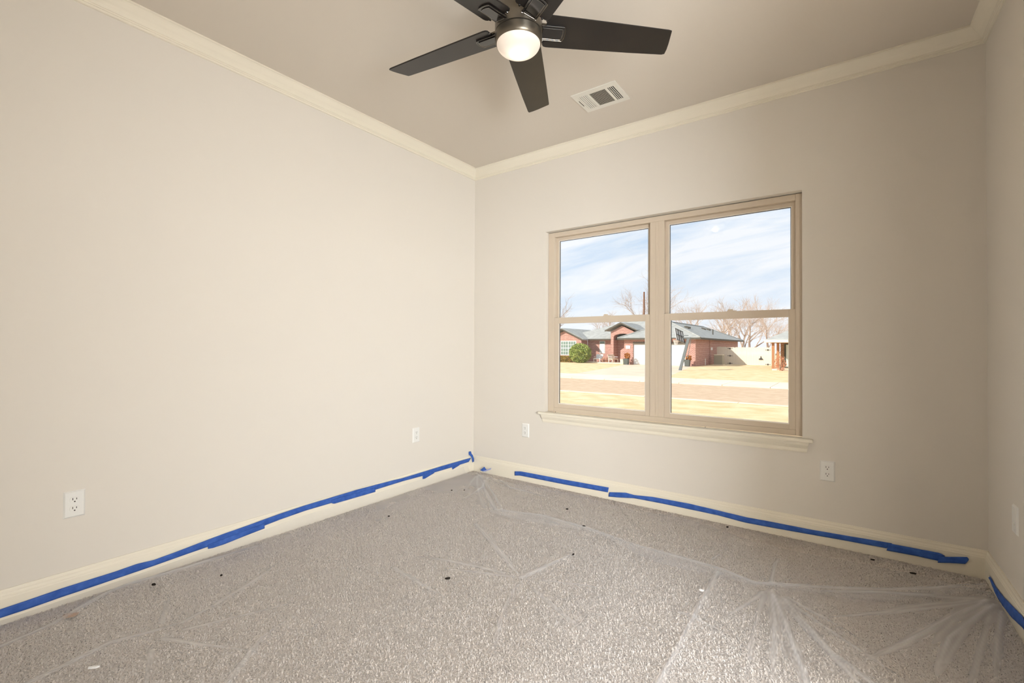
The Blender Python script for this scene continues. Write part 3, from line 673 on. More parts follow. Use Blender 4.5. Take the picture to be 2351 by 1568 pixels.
def flap_z(X, Y):
    d = edge_y(X)-Y
    return film_z(X, Y) + 0.004 + 0.005*np.exp(-((d-0.012)/0.014)**2) - 0.0*d
v2, f2 = film_grid(0.20, RW-BT-.02, -RD+0.10, -0.12, 0.0085, flap_z, lambda X, Y: (Y < edge_y(X)) & (Y > edge_y(X)-0.10-0.05*np.sin(X*7)))
me = bpy.data.meshes.new('plastic_sheet'); vv = np.vstack([v1, v2]); ff = np.vstack([f1, f2+len(v1)])
me.from_pydata(vv.tolist(), [], ff.tolist()); me.update()
bm = bmesh.new(); bm.from_mesh(me); bmesh.ops.delete(bm, geom=[v for v in bm.verts if not v.link_faces], context='VERTS'); bm.to_mesh(me); bm.free()
for p in me.polygons: p.use_smooth = True
# how many thicknesses of film lie over each spot: bunched creases, and the doubled part before the folded edge
co_ = np.empty(len(me.vertices)*3); me.vertices.foreach_get('co', co_); co_ = co_.reshape(-1, 3); cx_, cy_ = co_[:, 0], co_[:, 1]
lay = np.where(cy_ < edge_y(cx_), 1.0, 0.45)
for k_, pl_ in FOLDS.items():
    d_ = seg_dist(cx_, cy_, pl_); e1_ = np.hypot(cx_-pl_[-1][0], cy_-pl_[-1][1])
    lay = lay + np.clip(e1_/.3, .1, 1)*(2.0*np.exp(-(d_/0.0065)**2) + 0.35*np.exp(-(d_/0.022)**2))*(0.5 if k_[:4] == 'fine' else 1.0)
lay = lay + 1.2*np.exp(-(seg_dist(cx_, cy_, EDGE)/0.012)**2)
me.attributes.new('layers', 'FLOAT', 'POINT').data.foreach_set('value', lay.astype(np.float32))
me.materials.append(M_FILM)
sheet = bpy.data.objects.new('plastic_sheet', me); COL.objects.link(sheet)
tag(sheet, 'clear plastic drop sheet with creases spread over the carpet', 'drop cloth')

# ------------------------------------------------------------------ crumbs on the floor
def chip(name, x, y, sx, sy, rz, m, label, cat, seed, z=None, group=None, h=0.006):
    rnd = random.Random(seed)
    zz = z if z is not None else float(film_z(np.array([x]), np.array([y]))[0]) + 0.006
    pts = []
    for i in range(7):
        a = 2*math.pi*i/7; r = rnd.uniform(.65, 1.1); pts.append((sx*r*math.cos(a), sy*r*math.sin(a), 0.001*rnd.random()))
    o = MB().prism(pts, (0.001, 0.0, h)); o.v += [(0.0, 0.0, h*1.5)]
    ob = o.build(name, m, loc=(x, y, zz)); ob.rotation_euler = (0, 0, rz)
    return tag(ob, label, cat, group)
G = 'dark crumbs scattered on the drop sheet'
chip('dark_scrap', 1.230, -1.619, 0.016, 0.006, 0.9, M_DEBRIS, 'largest dark torn scrap, lying in the middle of the plastic sheet', 'debris', 1)
chip('dark_crumb', 0.176, -2.470, 0.011, 0.007, 0.4, M_DEBRIS, 'dark crumb by the windowless wall baseboard, next to the single outlet', 'debris', 2, group=G)
chip('dark_crumb', 0.328, -2.245, 0.007, 0.005, 0.2, M_DEBRIS, 'dark crumb out from the slanting tape patch of the windowless wall', 'debris', 3, group=G)
chip('brown_crumb', 0.346, -1.249, 0.008, 0.005, 0.8, M_DEBRIS, 'brown crumb out from the straight tape patch of the windowless wall', 'debris', 4, group=G)
chip('dark_crumb', 1.219, -0.432, 0.009, 0.006, 0.1, M_DEBRIS, 'dark crumb on the floor below the corner end of the window', 'debris', 5, group=G)
chip('dark_crumb', 1.454, -0.644, 0.010, 0.004, 0.3, M_DEBRIS, 'thin dark crumb lying on the long fold under the window', 'debris', 6, group=G)
chip('dark_crumb', 2.176, -0.120, 0.009, 0.006, 0.5, M_DEBRIS, 'dark crumb close to the wavy tape strip under the window', 'debris', 7, group=G)
chip('dark_crumb', 2.890, -0.120, 0.010, 0.006, 0.0, M_DEBRIS, 'dark crumb on bare carpet in front of the short joining tape strip', 'debris', 8, z=0.003, group=G)
chip('dark_crumb', 3.046, -0.195, 0.014, 0.006, 0.2, M_DEBRIS, 'long flat dark crumb in front of the torn tape end piece', 'debris', 9, z=0.006, group=G)
chip('brown_crumb', 0.304, -0.610, 0.007, 0.005, 0.2, M_DEBRIS, 'brown crumb out from the outlet beside the room corner', 'debris', 11, group=G)
chip('dark_crumb', 0.375, -0.543, 0.005, 0.005, 0.2, M_DEBRIS, 'tiny dark speck near the folded tape scrap', 'debris', 12, group=G)
chip('grey_crumb', 1.583, -1.019, 0.010, 0.005, 1.2, M_DEBRIS, 'grey crumb at the end of a crease in the middle of the sheet', 'debris', 13, z=0.006, group=G)
chip('cardboard_scrap', 0.170, -2.752, 0.034, 0.020, 0.9, M_CARD, 'tan cardboard scrap trapped under the plastic by the single outlet', 'debris', 14, z=0.0005, h=0.004)
chip('white_scrap', 0.671, -2.787, 0.016, 0.005, 0.9, M_WHITE, 'white paint chip lying far from the window on the plastic', 'debris', 15)
chip('white_scrap', 2.242, -1.023, 0.014, 0.006, 0.2, M_WHITE, 'white paint chip beside the long straight crease', 'debris', 16)
for i, (x, lab) in enumerate(((0.851, 'dark speck on the window stool at its corner end'), (2.010, 'dark speck in the middle of the window stool'))):
    chip('dark_crumb', x, 0.030, 0.004, 0.003, 0, M_DEBRIS, lab, 'debris', 30+i, z=0.5928, h=.003)

# ------------------------------------------------------------------ outside: ground
struct(MB().box(-90, 90, T+.05, 12.70, ZG-.3, ZG).build('near_lawn', M_GRASS))
struct(MB().box(-90, 90, 12.95, 20.3, ZG-.3, ZG-.06).build('street', M_ASPHALT))
cb = MB()
for i in range(40):
    x = -60+3*i; cb.box(x+.01, x+2.99, 12.70, 12.97, ZG-.3, ZG+.012)
struct(cb.build('near_curb', M_CONC))
cb = MB()
for i in range(60):
    x = -60+2*i; cb.box(x+.012, x+1.988, 20.28, 23.75, ZG-.3, ZG-.004)
struct(cb.build('far_sidewalk', M_CONC))
struct(MB().add([(-90, 23.75, ZG), (-11.6, 23.75, ZG), (-14.9, 40.5, ZG), (-14.9, 41.0, ZG), (-90, 41.0, ZG)], [(0, 1, 2, 3, 4)]).build('far_lawn', M_GRASS))
struct(MB().add([(-11.6, 23.75, ZG-.003), (-5.7, 23.75, ZG-.003), (-8.9, 41.6, ZG-.003), (-15.0, 41.6, ZG-.003)], [(0, 1, 2, 3)]).build('driveway', M_DRIVE))
struct(MB().add([(-5.7, 23.75, ZG), (90, 23.75, ZG), (90, 140, ZG-.01), (-90, 140, ZG-.01), (-90, 41.0, ZG), (-14.9, 41.0, ZG), (-8.9, 41.6, ZG)], [(0, 1, 6), (1, 2, 6), (2, 3, 6), (3, 4, 5, 6)]).build('side_lawn', M_GRASS))
tag(MB().box(-13.05, -12.25, 22.55, 22.80, ZG-.02, ZG+.13).build('curb_marker', M_CURBW, bevel=.01), 'white painted block on the far kerb before the brick house', 'kerb marker')

# ------------------------------------------------------------------ brick house across the street
EZ = 2.03                                   # eave height
house = empty('brick_house', (-14, 41.5, ZG)); tag(house, 'red brick house with grey hip roof and white double garage door', 'house')
def H(mb): mb.v = [(x+14, y-41.5, z-ZG) for x, y, z in mb.v]; return mb
def hp(name, m, mb, parent=None, **kw): return H(mb).build(name, m, parent or house, **kw)
WT = 1.90                                   # wall top
# garage block
GX0, GX1 = -15.55, -8.60
g = MB(); g.box(GX0, -14.62, 41.5, 41.75, ZG, WT); g.box(-9.50, GX1, 41.5, 41.75, ZG, WT); g.box(-14.62, -9.50, 41.5, 41.75, 1.66, WT)
hp('garage_front_wall', M_BRICK, g)
hp('garage_side_wall', M_BRICK, MB().box(GX1-.25, GX1, 41.75, 62.0, ZG, WT))
hp('garage_inner_wall', M_BRICK, MB().box(GX0, GX0+.25, 41.75, 46, ZG, WT))
hp('garage_lintel', M_SOFFIT, MB().box(-14.62, -9.50, 41.48, 41.6, 1.42, 1.66))
gd = hp('garage_door', M_GARAGE, MB().box(-14.60, -9.52, 41.62, 41.68, ZG+.005, 1.44))
for i in range(4):
    z0 = ZG+.02+i*.515
    for j in range(4):
        x0 = -14.52+j*1.255
        hp('door_panel', M_GARAGE, MB().box(x0, x0+1.17, 41.60, 41.625, z0+.04, z0+.46), gd)
hp('address_plaque', M_HWIN, MB().box(-15.36, -14.90, 41.46, 41.5, 0.96, 1.28))
hp('low_porch_wall', M_BRICK, MB().box(-15.95, GX0+.01, 41.5, 41.78, ZG, 0.80))
hp('porch_wall_cap', M_BRICK, MB().prism([(-15.95, 41.5, .80), (GX0+.01, 41.5, .80), (GX0+.01, 41.5, 1.02), (-15.75, 41.5, .95)], (0, .28, 0)))
hp('meter_box', M_HWIN, MB().box(GX1, GX1+.05, 47.4, 48.0, 0.86, 1.14))
hp('side_pipe', M_HWIN, MB().box(GX1, GX1+.06, 45.0, 45.08, ZG, 0.02))
hp('downspout', M_BRICK, MB().box(GX1, GX1+.08, 46.8, 46.95, ZG, WT))
# garage roof (hip): front eave at y=41, ridge along y
gx0, gx1, gy0, gy1 = -16.05, -8.05, 41.0, 62.7
cx = (gx0+gx1)/2; hw = (gx1-gx0)/2; PITCHR = 0.43; rz = EZ+hw*PITCHR
hp('garage_roof', M_ROOF, MB().add([(gx0, gy0, EZ), (gx1, gy0, EZ), (gx1, gy1, EZ), (gx0, gy1, EZ), (cx, gy0+hw, rz), (cx, gy1-hw, rz)],
   [(0, 1, 4), (1, 2, 5, 4), (2, 3, 5), (3, 0, 4, 5), (0, 3, 2, 1)]))
fb = MB(); fb.box(gx0, gx1, gy0-.03, gy0, EZ-.15, EZ+.01); fb.box(gx1, gx1+.03, gy0-.03, gy1, EZ-.15, EZ+.01)
hp('fascia', M_FASCIA, fb)
hp('soffit', M_SOFFIT, MB().box(gx0, gx1, gy0, gy1, EZ-.13, EZ-.11))
def ridge_cap(p, q, name='ridge_cap'): hp(name, M_ROOF, MB().tube(p, q, .07, k=6))
ridge_cap((gx1, gy0, EZ+.02), (cx, gy0+hw, rz+.02)); ridge_cap((gx0, gy0, EZ+.02), (cx, gy0+hw, rz+.02)); ridge_cap((cx, gy0+hw, rz+.02), (cx, gy1-hw, rz+.02)); ridge_cap((cx, gy1-hw, rz+.02), (gx1, gy1, EZ+.02))
for (yy, t) in ((45.5, .62), (46.6, .66), (54, .72), (56, .70)):
    x = gx1 + (cx-gx1)*t; z = EZ + hw*PITCHR*t
    hp('roof_vent', M_FASCIA, MB().prism([(x-.2, yy, z+.05), (x+.2, yy, z-.12), (x+.2, yy, z+.10), (x-.2, yy, z+.22)], (0, .45, 0)))
hp('vent_pipe', M_FASCIA, MB().tube((-9.3, 51.5, 2.4), (-9.3, 51.5, 3.15), .06, k=8))
# main block behind, with the recessed entry wall
mw = MB(); mw.box(-21.4, -19.90, 45.0, 45.25, ZG, WT); mw.box(-19.23, -17.0, 45.0, 45.25, ZG, WT); mw.box(-19.90, -19.23, 45.0, 45.25, ZG, .40); mw.box(-19.90, -19.23, 45.0, 45.25, 1.80, WT)
hp('main_wall', M_BRICK, mw)
hp('entry_wall', M_BRICK, MB().box(-17.0, -15.3, 46.2, 46.4, ZG, 2.7))
nw = hp('narrow_window', M_HWIN, MB().box(-19.90, -19.23, 44.98, 45.10, .40, 1.80))
hp('pane', M_HOUSEGLASS, MB().box(-19.84, -19.29, 44.965, 44.985, .46, 1.74), nw)
hp('blind', M_HWIN, MB().box(-19.83, -19.30, 44.955, 44.966, .46, 1.50), nw)
# main roof: hip, ridge along x
mx0, mx1, my0, my1 = -25.4, -9.5, 44.4, 61.0
hm = 5.4; mz = EZ+hm*PITCHR
hp('main_roof', M_ROOF, MB().add([(mx0, my0, EZ), (mx1, my0, EZ), (mx1, my1, EZ), (mx0, my1, EZ), (mx0+7.6, my0+hm, mz), (mx1-hm, my0+hm, mz), (mx1-hm, my1-hm, mz), (mx0+7.6, my1-hm, mz)],
   [(0, 1, 5, 4), (1, 2, 6, 5), (2, 3, 7, 6), (3, 0, 4, 7), (4, 5, 6, 7), (0, 3, 2, 1)]))
hp('main_fascia', M_FASCIA, MB().box(-21.2, gx0, my0-.04, my0, EZ-.14, EZ+.01))
# left wing with gable
LX0, LX1, LY = -26.0, -21.42, 43.5
lw = MB(); lw.box(LX0, -24.10, LY, LY+.25, ZG, WT); lw.box(-22.07, LX1, LY, LY+.25, ZG, WT); lw.box(-24.10, -22.07, LY, LY+.25, ZG, .16); lw.box(-24.10, -22.07, LY, LY+.25, 1.80, WT)
hp('wing_front_wall', M_BRICK, lw)
hp('wing_side_wall', M_BRICK, MB().box(LX1-.25, LX1, LY+.25, 45.0, ZG, WT))
gxm = (LX0-.45 + LX1+.45)/2
hp('wing_gable', M_BRICK, MB().prism([(LX0, LY, WT), (LX1, LY, WT), (gxm, LY, 2.92)], (0, .25, 0)))
e0, e1 = LX0-.45, LX1+.46; gz = EZ-.02+(e1-gxm)*.46
wr = MB().prism([(e0, LY-.45, EZ-.02), (gxm, LY-.45, gz), (e1, LY-.45, EZ-.02), (e1, LY-.45, EZ-.16), (gxm, LY-.45, gz-.14), (e0, LY-.45, EZ-.16)], (0, 7.5, 0))
hp('wing_roof', M_ROOF, wr)
hp('wing_barge_board', M_FASCIA, MB().prism([(e0, LY-.48, EZ-.08), (gxm, LY-.48, gz-.06), (e1, LY-.48, EZ-.08), (e1, LY-.48, EZ-.22), (gxm, LY-.48, gz-.20), (e0, LY-.48, EZ-.22)], (0, .04, 0)))
dw = hp('double_window', M_HWIN, MB().box(-24.10, -22.07, LY-.02, LY+.08, .16, 1.80))
for (a, b) in ((-24.02, -23.13), (-23.04, -22.15)):
    for (z0, z1) in ((.24, .94), (1.02, 1.72)):
        pn = hp('pane', M_HOUSEGLASS, MB().box(a, b, LY-.03, LY-.015, z0, z1), dw)
        mb = MB()
        for i in (1, 2): mb.box(a+(b-a)*i/3-.018, a+(b-a)*i/3+.018, LY-.04, LY-.03, z0, z1)
        mb.box(a, b, LY-.04, LY-.03, (z0+z1)/2-.018, (z0+z1)/2+.018)
        hp('muntin', M_HWIN, mb, dw)
# entry portico: gabled brick front with an arched opening
PY = 43.8
arch = [(-17.70, 2.20), (-17.60, 2.38), (-17.35, 2.49), (-17.0, 2.55), (-16.70, 2.57), (-16.4, 2.55), (-16.05, 2.49), (-15.86, 2.40), (-15.78, 2.2)]
L_ = [(-18.02, ZG), (-17.70, ZG)] + arch + [(-15.78, ZG), (-15.45, ZG), (-15.45, 2.78), (-16.74, 3.40), (-18.02, 2.78)]
pt = MB(); n_ = len(L_)
bmv = [(x, PY, z) for x, z in L_]
pt.v = bmv + [(x, PY+.35, z) for x, z in L_]
# split into convex-ish strips so the arch stays open
def strip(poly): pt.f.append(tuple(poly)); pt.f.append(tuple(i+n_ for i in poly[::-1]))
A0 = 2; AN = A0+len(arch)-1
strip([0, 1, A0, n_-1]); strip([AN, AN+1, AN+2, AN+3])
strip([n_-1, A0] + [A0+1, A0+2, A0+3, A0+4] + [n_-2]); strip([n_-2] + [A0+4, A0+5, A0+6, A0+7, AN] + [AN+3])
for i in range(n_): j = (i+1) % n_; pt.f.append((i, j, j+n_, i+n_))
hp('portico_front', M_BRICK, pt)
hp('portico_side_wall', M_BRICK, MB().box(-18.02, -17.72, PY+.35, 45.0, ZG, 2.6))
pe0, pe1, pz, pg = -18.55, -14.95, 2.96, 3.80; pm = (pe0+pe1)/2
hp('portico_roof', M_ROOF, MB().prism([(pe0, PY-.4, pz), (pm, PY-.4, pg), (pe1, PY-.4, pz), (pe1, PY-.4, pz-.12), (pm, PY-.4, pg-.14), (pe0, PY-.4, pz-.12)], (0, 4.6, 0)))
hp('portico_barge_board', M_FASCIA, MB().prism([(pe0, PY-.43, pz-.03), (pm, PY-.43, pg-.04), (pe1, PY-.43, pz-.03), (pe1, PY-.43, pz-.17), (pm, PY-.43, pg-.18), (pe0, PY-.43, pz-.17)], (0, .03, 0)))
hp('entry_door', M_POST, MB().box(-16.9, -15.9, 46.1, 46.2, ZG, 1.5))
hp('porch_slab', M_CONC, MB().box(-19.75, -15.56, 42.72, 46.2, ZG-.05, ZG+.10).box(-21.4, -19.75, 43.45, 46.2, ZG-.05, ZG+.10))

# ------------------------------------------------------------------ things in front of the brick house
def leaf_cloud(name, centre, size, count, leaf, m, seed, parent=None, flat=False, box=False):
    rg = np.random.RandomState(seed); v = []; f = []
    for i in range(count):
        if box: p = rg.uniform(-1, 1, 3)
        else:
            d = rg.normal(size=3); d /= np.linalg.norm(d); p = d*rg.uniform(.72, 1.02)
        c = np.array(centre)+p*np.array(size)
        if c[2] < ZG+.02: c[2] = ZG+.02+rg.uniform(0, .1)
        a = rg.normal(size=3); a /= np.linalg.norm(a); b = np.cross(a, rg.normal(size=3)); b /= np.linalg.norm(b)
        s = leaf*rg.uniform(.6, 1.3); k = len(v)
        v += [tuple(c-a*s), tuple(c+b*s*.55), tuple(c+a*s), tuple(c-b*s*.55)]; f.append((k, k+1, k+2, k+3))
    me = bpy.data.meshes.new(name); me.from_pydata(v, [], f); me.update(); me.materials.append(m)
    o = bpy.data.objects.new(name, me); COL.objects.link(o)
    if parent:
        o.parent = parent; o.location = (-parent.location.x, -parent.location.y, -parent.location.z)
    return o
bu = empty('round_shrub', (-20.9, 42.2, ZG)); tag(bu, 'large round green shrub before the brick house', 'shrub')
leaf_cloud('foliage', (-20.9, 42.2, 0.42), (1.28, .95, 1.10), 5200, .085, M_LEAF, 1, bu)
leaf_cloud('inner_foliage', (-20.9, 42.2, 0.40), (1.0, .75, .9), 900, .16, M_LEAF, 2, bu)
MB().tube((0, 0, 0), (0, 0, .9), .09, .05).build('stem', M_BARK, bu)
he = empty('clipped_hedge', (-23.6, 42.9, ZG)); tag(he, 'low clipped yellow-green hedge under the white double window', 'hedge')
leaf_cloud('foliage', (-23.6, 42.9, -.27), (1.25, .38, .37), 2600, .06, M_HEDGE, 3, he, box=True)
MB().tube((0, 0, 0), (0, 0, .4), .05).build('stem', M_BARK, he)
def planter(x, y, w, h, label, m, seed, lm, lh):
    t = empty('potted_plant', (x, y, ZG)); tag(t, label, 'potted plant')
    MB().add([(-w*.8, -w*.8, 0), (w*.8, -w*.8, 0), (w*.8, w*.8, 0), (-w*.8, w*.8, 0), (-w, -w, h), (w, -w, h), (w, w, h), (-w, w, h)], [(0, 3, 2, 1), (4, 5, 6, 7), (0, 1, 5, 4), (1, 2, 6, 5), (2, 3, 7, 6), (3, 0, 4, 7)]).build('pot', m, t)
    if lm: leaf_cloud('leaves', (x+.12, y, ZG+h+lh*.45), (w*1.1, w*1.1, lh*.6), 160, .10, lm, seed, t)
planter(-9.12, 40.7, .24, .62, 'dark planter with dry grass beside the garage door and side wall', M_POT, 5, M_DRYLEAF, .35)
planter(-15.05, 40.8, .25, .60, 'dark planter with an orange dry plant by the address plaque', M_POT, 6, M_DRYLEAF, .55)
planter(-15.62, 41.2, .18, .52, 'small pale empty planter beside the low brick porch wall', M_PALEPOT, 7, None, 0)
def patio_chair(x, y, rz, label, fm, cm):
    t = empty('patio_chair', (x, y, ZG+.10), rz); tag(t, label, 'chair', 'patio chairs on the porch')
    for sx in (-.36, .36):
        for sy in (-.32, .30): MB().box(sx-.03, sx+.03, sy-.03, sy+.03, 0, .36).build('leg', fm, t)
    MB().box(-.40, .40, -.36, .34, .32, .42).build('seat', cm, t, bevel=.02)
    MB().prism([(-.40, .26, .40), (.40, .26, .40), (.40, .42, .84), (-.40, .42, .84)], (0, .07, 0)).build('backrest', cm, t)
    for sx in (-.40, .34): MB().box(sx, sx+.06, -.32, .34, .56, .60).build('armrest', fm, t)
patio_chair(-19.25, 43.25, 0, 'white patio chair facing the street next to the round shrub', M_CHAIRW, M_CHAIRW)
patio_chair(-17.45, 43.16, math.radians(60), 'beige cushioned patio chair turned sideways before the portico', M_CHAIRW, M_CUSHION)
pt_ = empty('side_table', (-18.45, 43.3, ZG+.10)); tag(pt_, 'small wooden side table between the two patio chairs', 'table')
MB().box(-.24, .24, -.24, .24, .46, .50).build('tabletop', M_POST, pt_)
for sx in (-.2, .2):
    for sy in (-.2, .2): MB().box(sx-.025, sx+.025, sy-.025, sy+.025, 0, .46).build('leg', M_POST, pt_)

# basketball hoop
bh = empty('basketball_hoop', (-7.57, 33.0, ZG)); tag(bh, 'leaning grey pole basketball hoop at the edge of the driveway', 'basketball hoop')
MB().prism([(-.10, -.08, 0), (.10, -.08, 0), (.10, .08, 0), (-.10, .08, 0)], (.62, 0, 2.42)).build('pole', M_METALG, bh)
MB().tube((.56, .02, .95), (.80, .02, 2.40), .022).build('brace', M_METALG, bh)
MB().tube((.33, .02, 1.05), (.58, .02, 1.05), .02).build('crank', M_METALG, bh)
MB().box(.05, .78, -.05, .05, 2.44, 2.52).build('arm', M_METALG, bh)
MB().box(.02, .60, -.05, .05, 2.62, 2.68).build('upper_arm', M_METALG, bh)
bb = MB()
bbo = Vector((.02, 0, 2.20)); bx_ = Vector((.14, .84, -.16)).normalized(); bz_ = Vector((-.20, .10, 1)).normalized(); bw, bhh = .62, .92
def BQ(u, v, t=0): return tuple(bbo + bx_*u + bz_*v + Vector((-1, 0.1, 0))*t)
MB().prism([BQ(-bw, 0), BQ(bw, 0), BQ(bw, bhh), BQ(-bw, bhh)], (-.03, 0, 0)).build('backboard', M_BOARD, bh)
for (u0, u1, v0, v1) in [(-bw, bw, 0, .04), (-bw, bw, bhh-.04, bhh), (-bw, bw, bhh/2-.02, bhh/2+.02)] + [(u-.02, u+.02, 0, bhh) for u in (-bw+.02, -.2, .2, bw-.02)]:
    MB().prism([BQ(u0, v0, -.03), BQ(u1, v0, -.03), BQ(u1, v1, -.03), BQ(u0, v1, -.03)], (.04, 0, 0)).build('frame_bar', M_IRON, bh)
rm = MB(); rc_ = Vector((-.30, -.05, 2.38))
for i in range(20):
    a0 = 2*math.pi*i/20; a1 = 2*math.pi*(i+1)/20
    rm.tube(rc_+Vector((.23*math.cos(a0), .23*math.sin(a0), 0)), rc_+Vector((.23*math.cos(a1), .23*math.sin(a1), 0)), .016, k=6)
rm.tube(rc_+Vector((.22, 0, 0)), (.02, 0, 2.36), .02); rim_o = rm.build('rim', M_RIM, bh)
nm = MB()
for i in range(12):
    a0 = 2*math.pi*i/12
    for s in (.5, -.5): nm.tube(rc_+Vector((.22*math.cos(a0), .22*math.sin(a0), 0)), rc_+Vector((.10*math.cos(a0+s), .10*math.sin(a0+s), -.42)), .010, k=4)
nm.build('net', M_NET, rim_o)

# air conditioner
ac = empty('air_conditioner', (-7.72, 47.0, ZG)); tag(ac, 'grey box air conditioner beside the garage side wall', 'air conditioner')
MB().box(-.40, .40, -.40, .40, .06, .98).build('cabinet', M_AC, ac, bevel=.03)
MB().box(-.42, .42, -.42, .42, .98, 1.05).build('top_cover', M_FASCIA_W, ac, bevel=.02)
for i in range(9): MB().box(-.385, .385, -.415, -.40, .14+i*.09, .18+i*.09).build('louvre', M_AC, ac)
MB().box(-.48, .48, -.48, .48, 0, .06).build('pad', M_CONC, ac)

# fence: every picket its own part
fence = empty('picket_fence', (-8.35, 49.0, ZG)); tag(fence, 'tall pale wooden fence with gates between the two houses', 'fence')
pk = MB().add([(0, 0, .03), (.142, 0, .03), (.142, 0, 1.80), (.112, 0, 1.84), (.03, 0, 1.84), (0, 0, 1.80)], []); pk = MB().prism([(0, 0, .03), (.142, 0, .03), (.142, 0, 1.80), (.112, 0, 1.84), (.03, 0, 1.84), (0, 0, 1.80)], (0, .02, 0))
p0 = pk.build('picket', M_FENCE, fence); rnd = random.Random(8)
for i in range(1, 36):
    c = p0.copy(); COL.objects.link(c); c.parent = fence; c.location = (i*.15, rnd.uniform(-.006, .006), rnd.uniform(-.02, .02) - (.05 if i > 5 else 0))
p0.location = (0, 0, 0)
for z in (.35, 1.45): MB().box(0, 5.4, .02, .06, z, z+.09).build('rail', M_FENCE, fence)
for x in (1.05, 3.3, 5.2): MB().box(x, x+.10, .06, .16, 0, 1.75).build('post', M_FENCE, fence)
for (x, z) in ((1.28, 1.66), (1.28, .90), (1.28, .12), (4.75, 1.53), (4.75, .09)):
    MB().box(x-.24, x+.24, -.02, 0, z-.02, z+.02).add([(x-.05, -.02, z-.08), (x+.05, -.02, z-.08), (x+.05, -.02, z+.08), (x-.05, -.02, z+.08)], [(0, 1, 2, 3)]).build('hinge', M_IRON, fence)
fo = empty('fence_ornament', (-4.22, 48.95, 0.0)); tag(fo, 'dark iron hook ornament hung on the pale fence', 'ornament')
MB().prism([(-.20, 0, -.06), (.20, 0, -.06), (.16, 0, .04), (.04, 0, .10), (.02, 0, .30), (-.02, 0, .30), (-.04, 0, .10), (-.16, 0, .04)], (0, -.03, 0)).build('hook', M_IRON, fo)

# neighbouring house on the right
nb = empty('neighbour_house', (-1.0, 38.0, ZG)); tag(nb, 'tan brick house with cream fascia and wooden porch posts', 'house')
def NBp(name, m, mb, parent=None):
    mb.v = [(x+1.0, y-38.0, z-ZG) for x, y, z in mb.v]; return mb.build(name, m, parent or nb)
NBp('roof', M_ROOF, MB().add([(-2.42, 37.6, 1.76), (9.5, 37.6, 1.76), (9.5, 52, 1.76), (-2.42, 52, 1.76), (2.6, 43.5, 4.45), (4.5, 43.5, 4.45)], [(0, 1, 5, 4), (1, 2, 5), (2, 3, 4, 5), (3, 0, 4), (0, 3, 2, 1)]))
NBp('fascia', M_FASCIA_W, MB().box(-2.42, 9.5, 37.56, 37.62, 1.55, 1.76).box(-2.46, -2.42, 37.56, 52, 1.55, 1.76))
NBp('soffit', M_FASCIA_W, MB().box(-2.42, 9.5, 37.62, 40.5, 1.56, 1.60))
for (x, y) in ((-1.90, 38.0), (-1.80, 40.2), (2.5, 38.0)): NBp('porch_post', M_POST, MB().box(x-.09, x+.09, y-.09, y+.09, ZG, 1.56))
NBp('front_wall', M_BRICK2, MB().box(-1.62, -1.27, 40.5, 40.7, ZG, 1.6).box(-.2, 9, 40.5, 40.7, ZG, 1.6).box(-1.27, -.2, 40.5, 40.7, 1.45, 1.6))
NBp('side_wall', M_BRICK2, MB().box(-1.64, -1.62, 40.5, 51.5, ZG, 1.6))
dr = NBp('door_frame', M_DOORF, MB().box(-1.38, -.15, 40.42, 40.5, ZG+.05, 1.46))
NBp('storm_door', M_DOORG, MB().box(-1.24, -.30, 40.38, 40.42, ZG+.22, 1.38), dr)
NBp('door_wreath', M_LEAF, MB().lathe([(.10, -.03), (.16, 0), (.10, .03)], k=16, c=(-.90, 40.36, .86)), dr)
NBp('porch_slab', M_CONC, MB().box(-1.95, 9, 37.7, 40.5, ZG-.02, ZG+.12))
nd = empty('reddish_shrub', (-1.35, 37.5, ZG)); tag(nd, 'sparse reddish shrub at the foot of the wooden porch post', 'shrub')
leaf_cloud('leaves', (-1.35, 37.5, ZG+.55), (.42, .35, .60), 320, .05, M_PINKLEAF, 9, nd)
sm = MB(); rnd = random.Random(5)
for i in range(9): sm.tube((0, 0, 0), (rnd.uniform(-.35, .35), rnd.uniform(-.3, .3), rnd.uniform(.6, 1.1)), .012, .005, k=4)
sm.build('stems', M_BARK, nd)
up_ = MB().tube((0, 0, 0), (0, 0, 9.85), .155, .11, k=10); tag(up_.build('utility_pole', M_POLE, loc=(-21.31, 63.0, ZG)), 'bare wooden utility pole rising behind the brick house', 'pole')

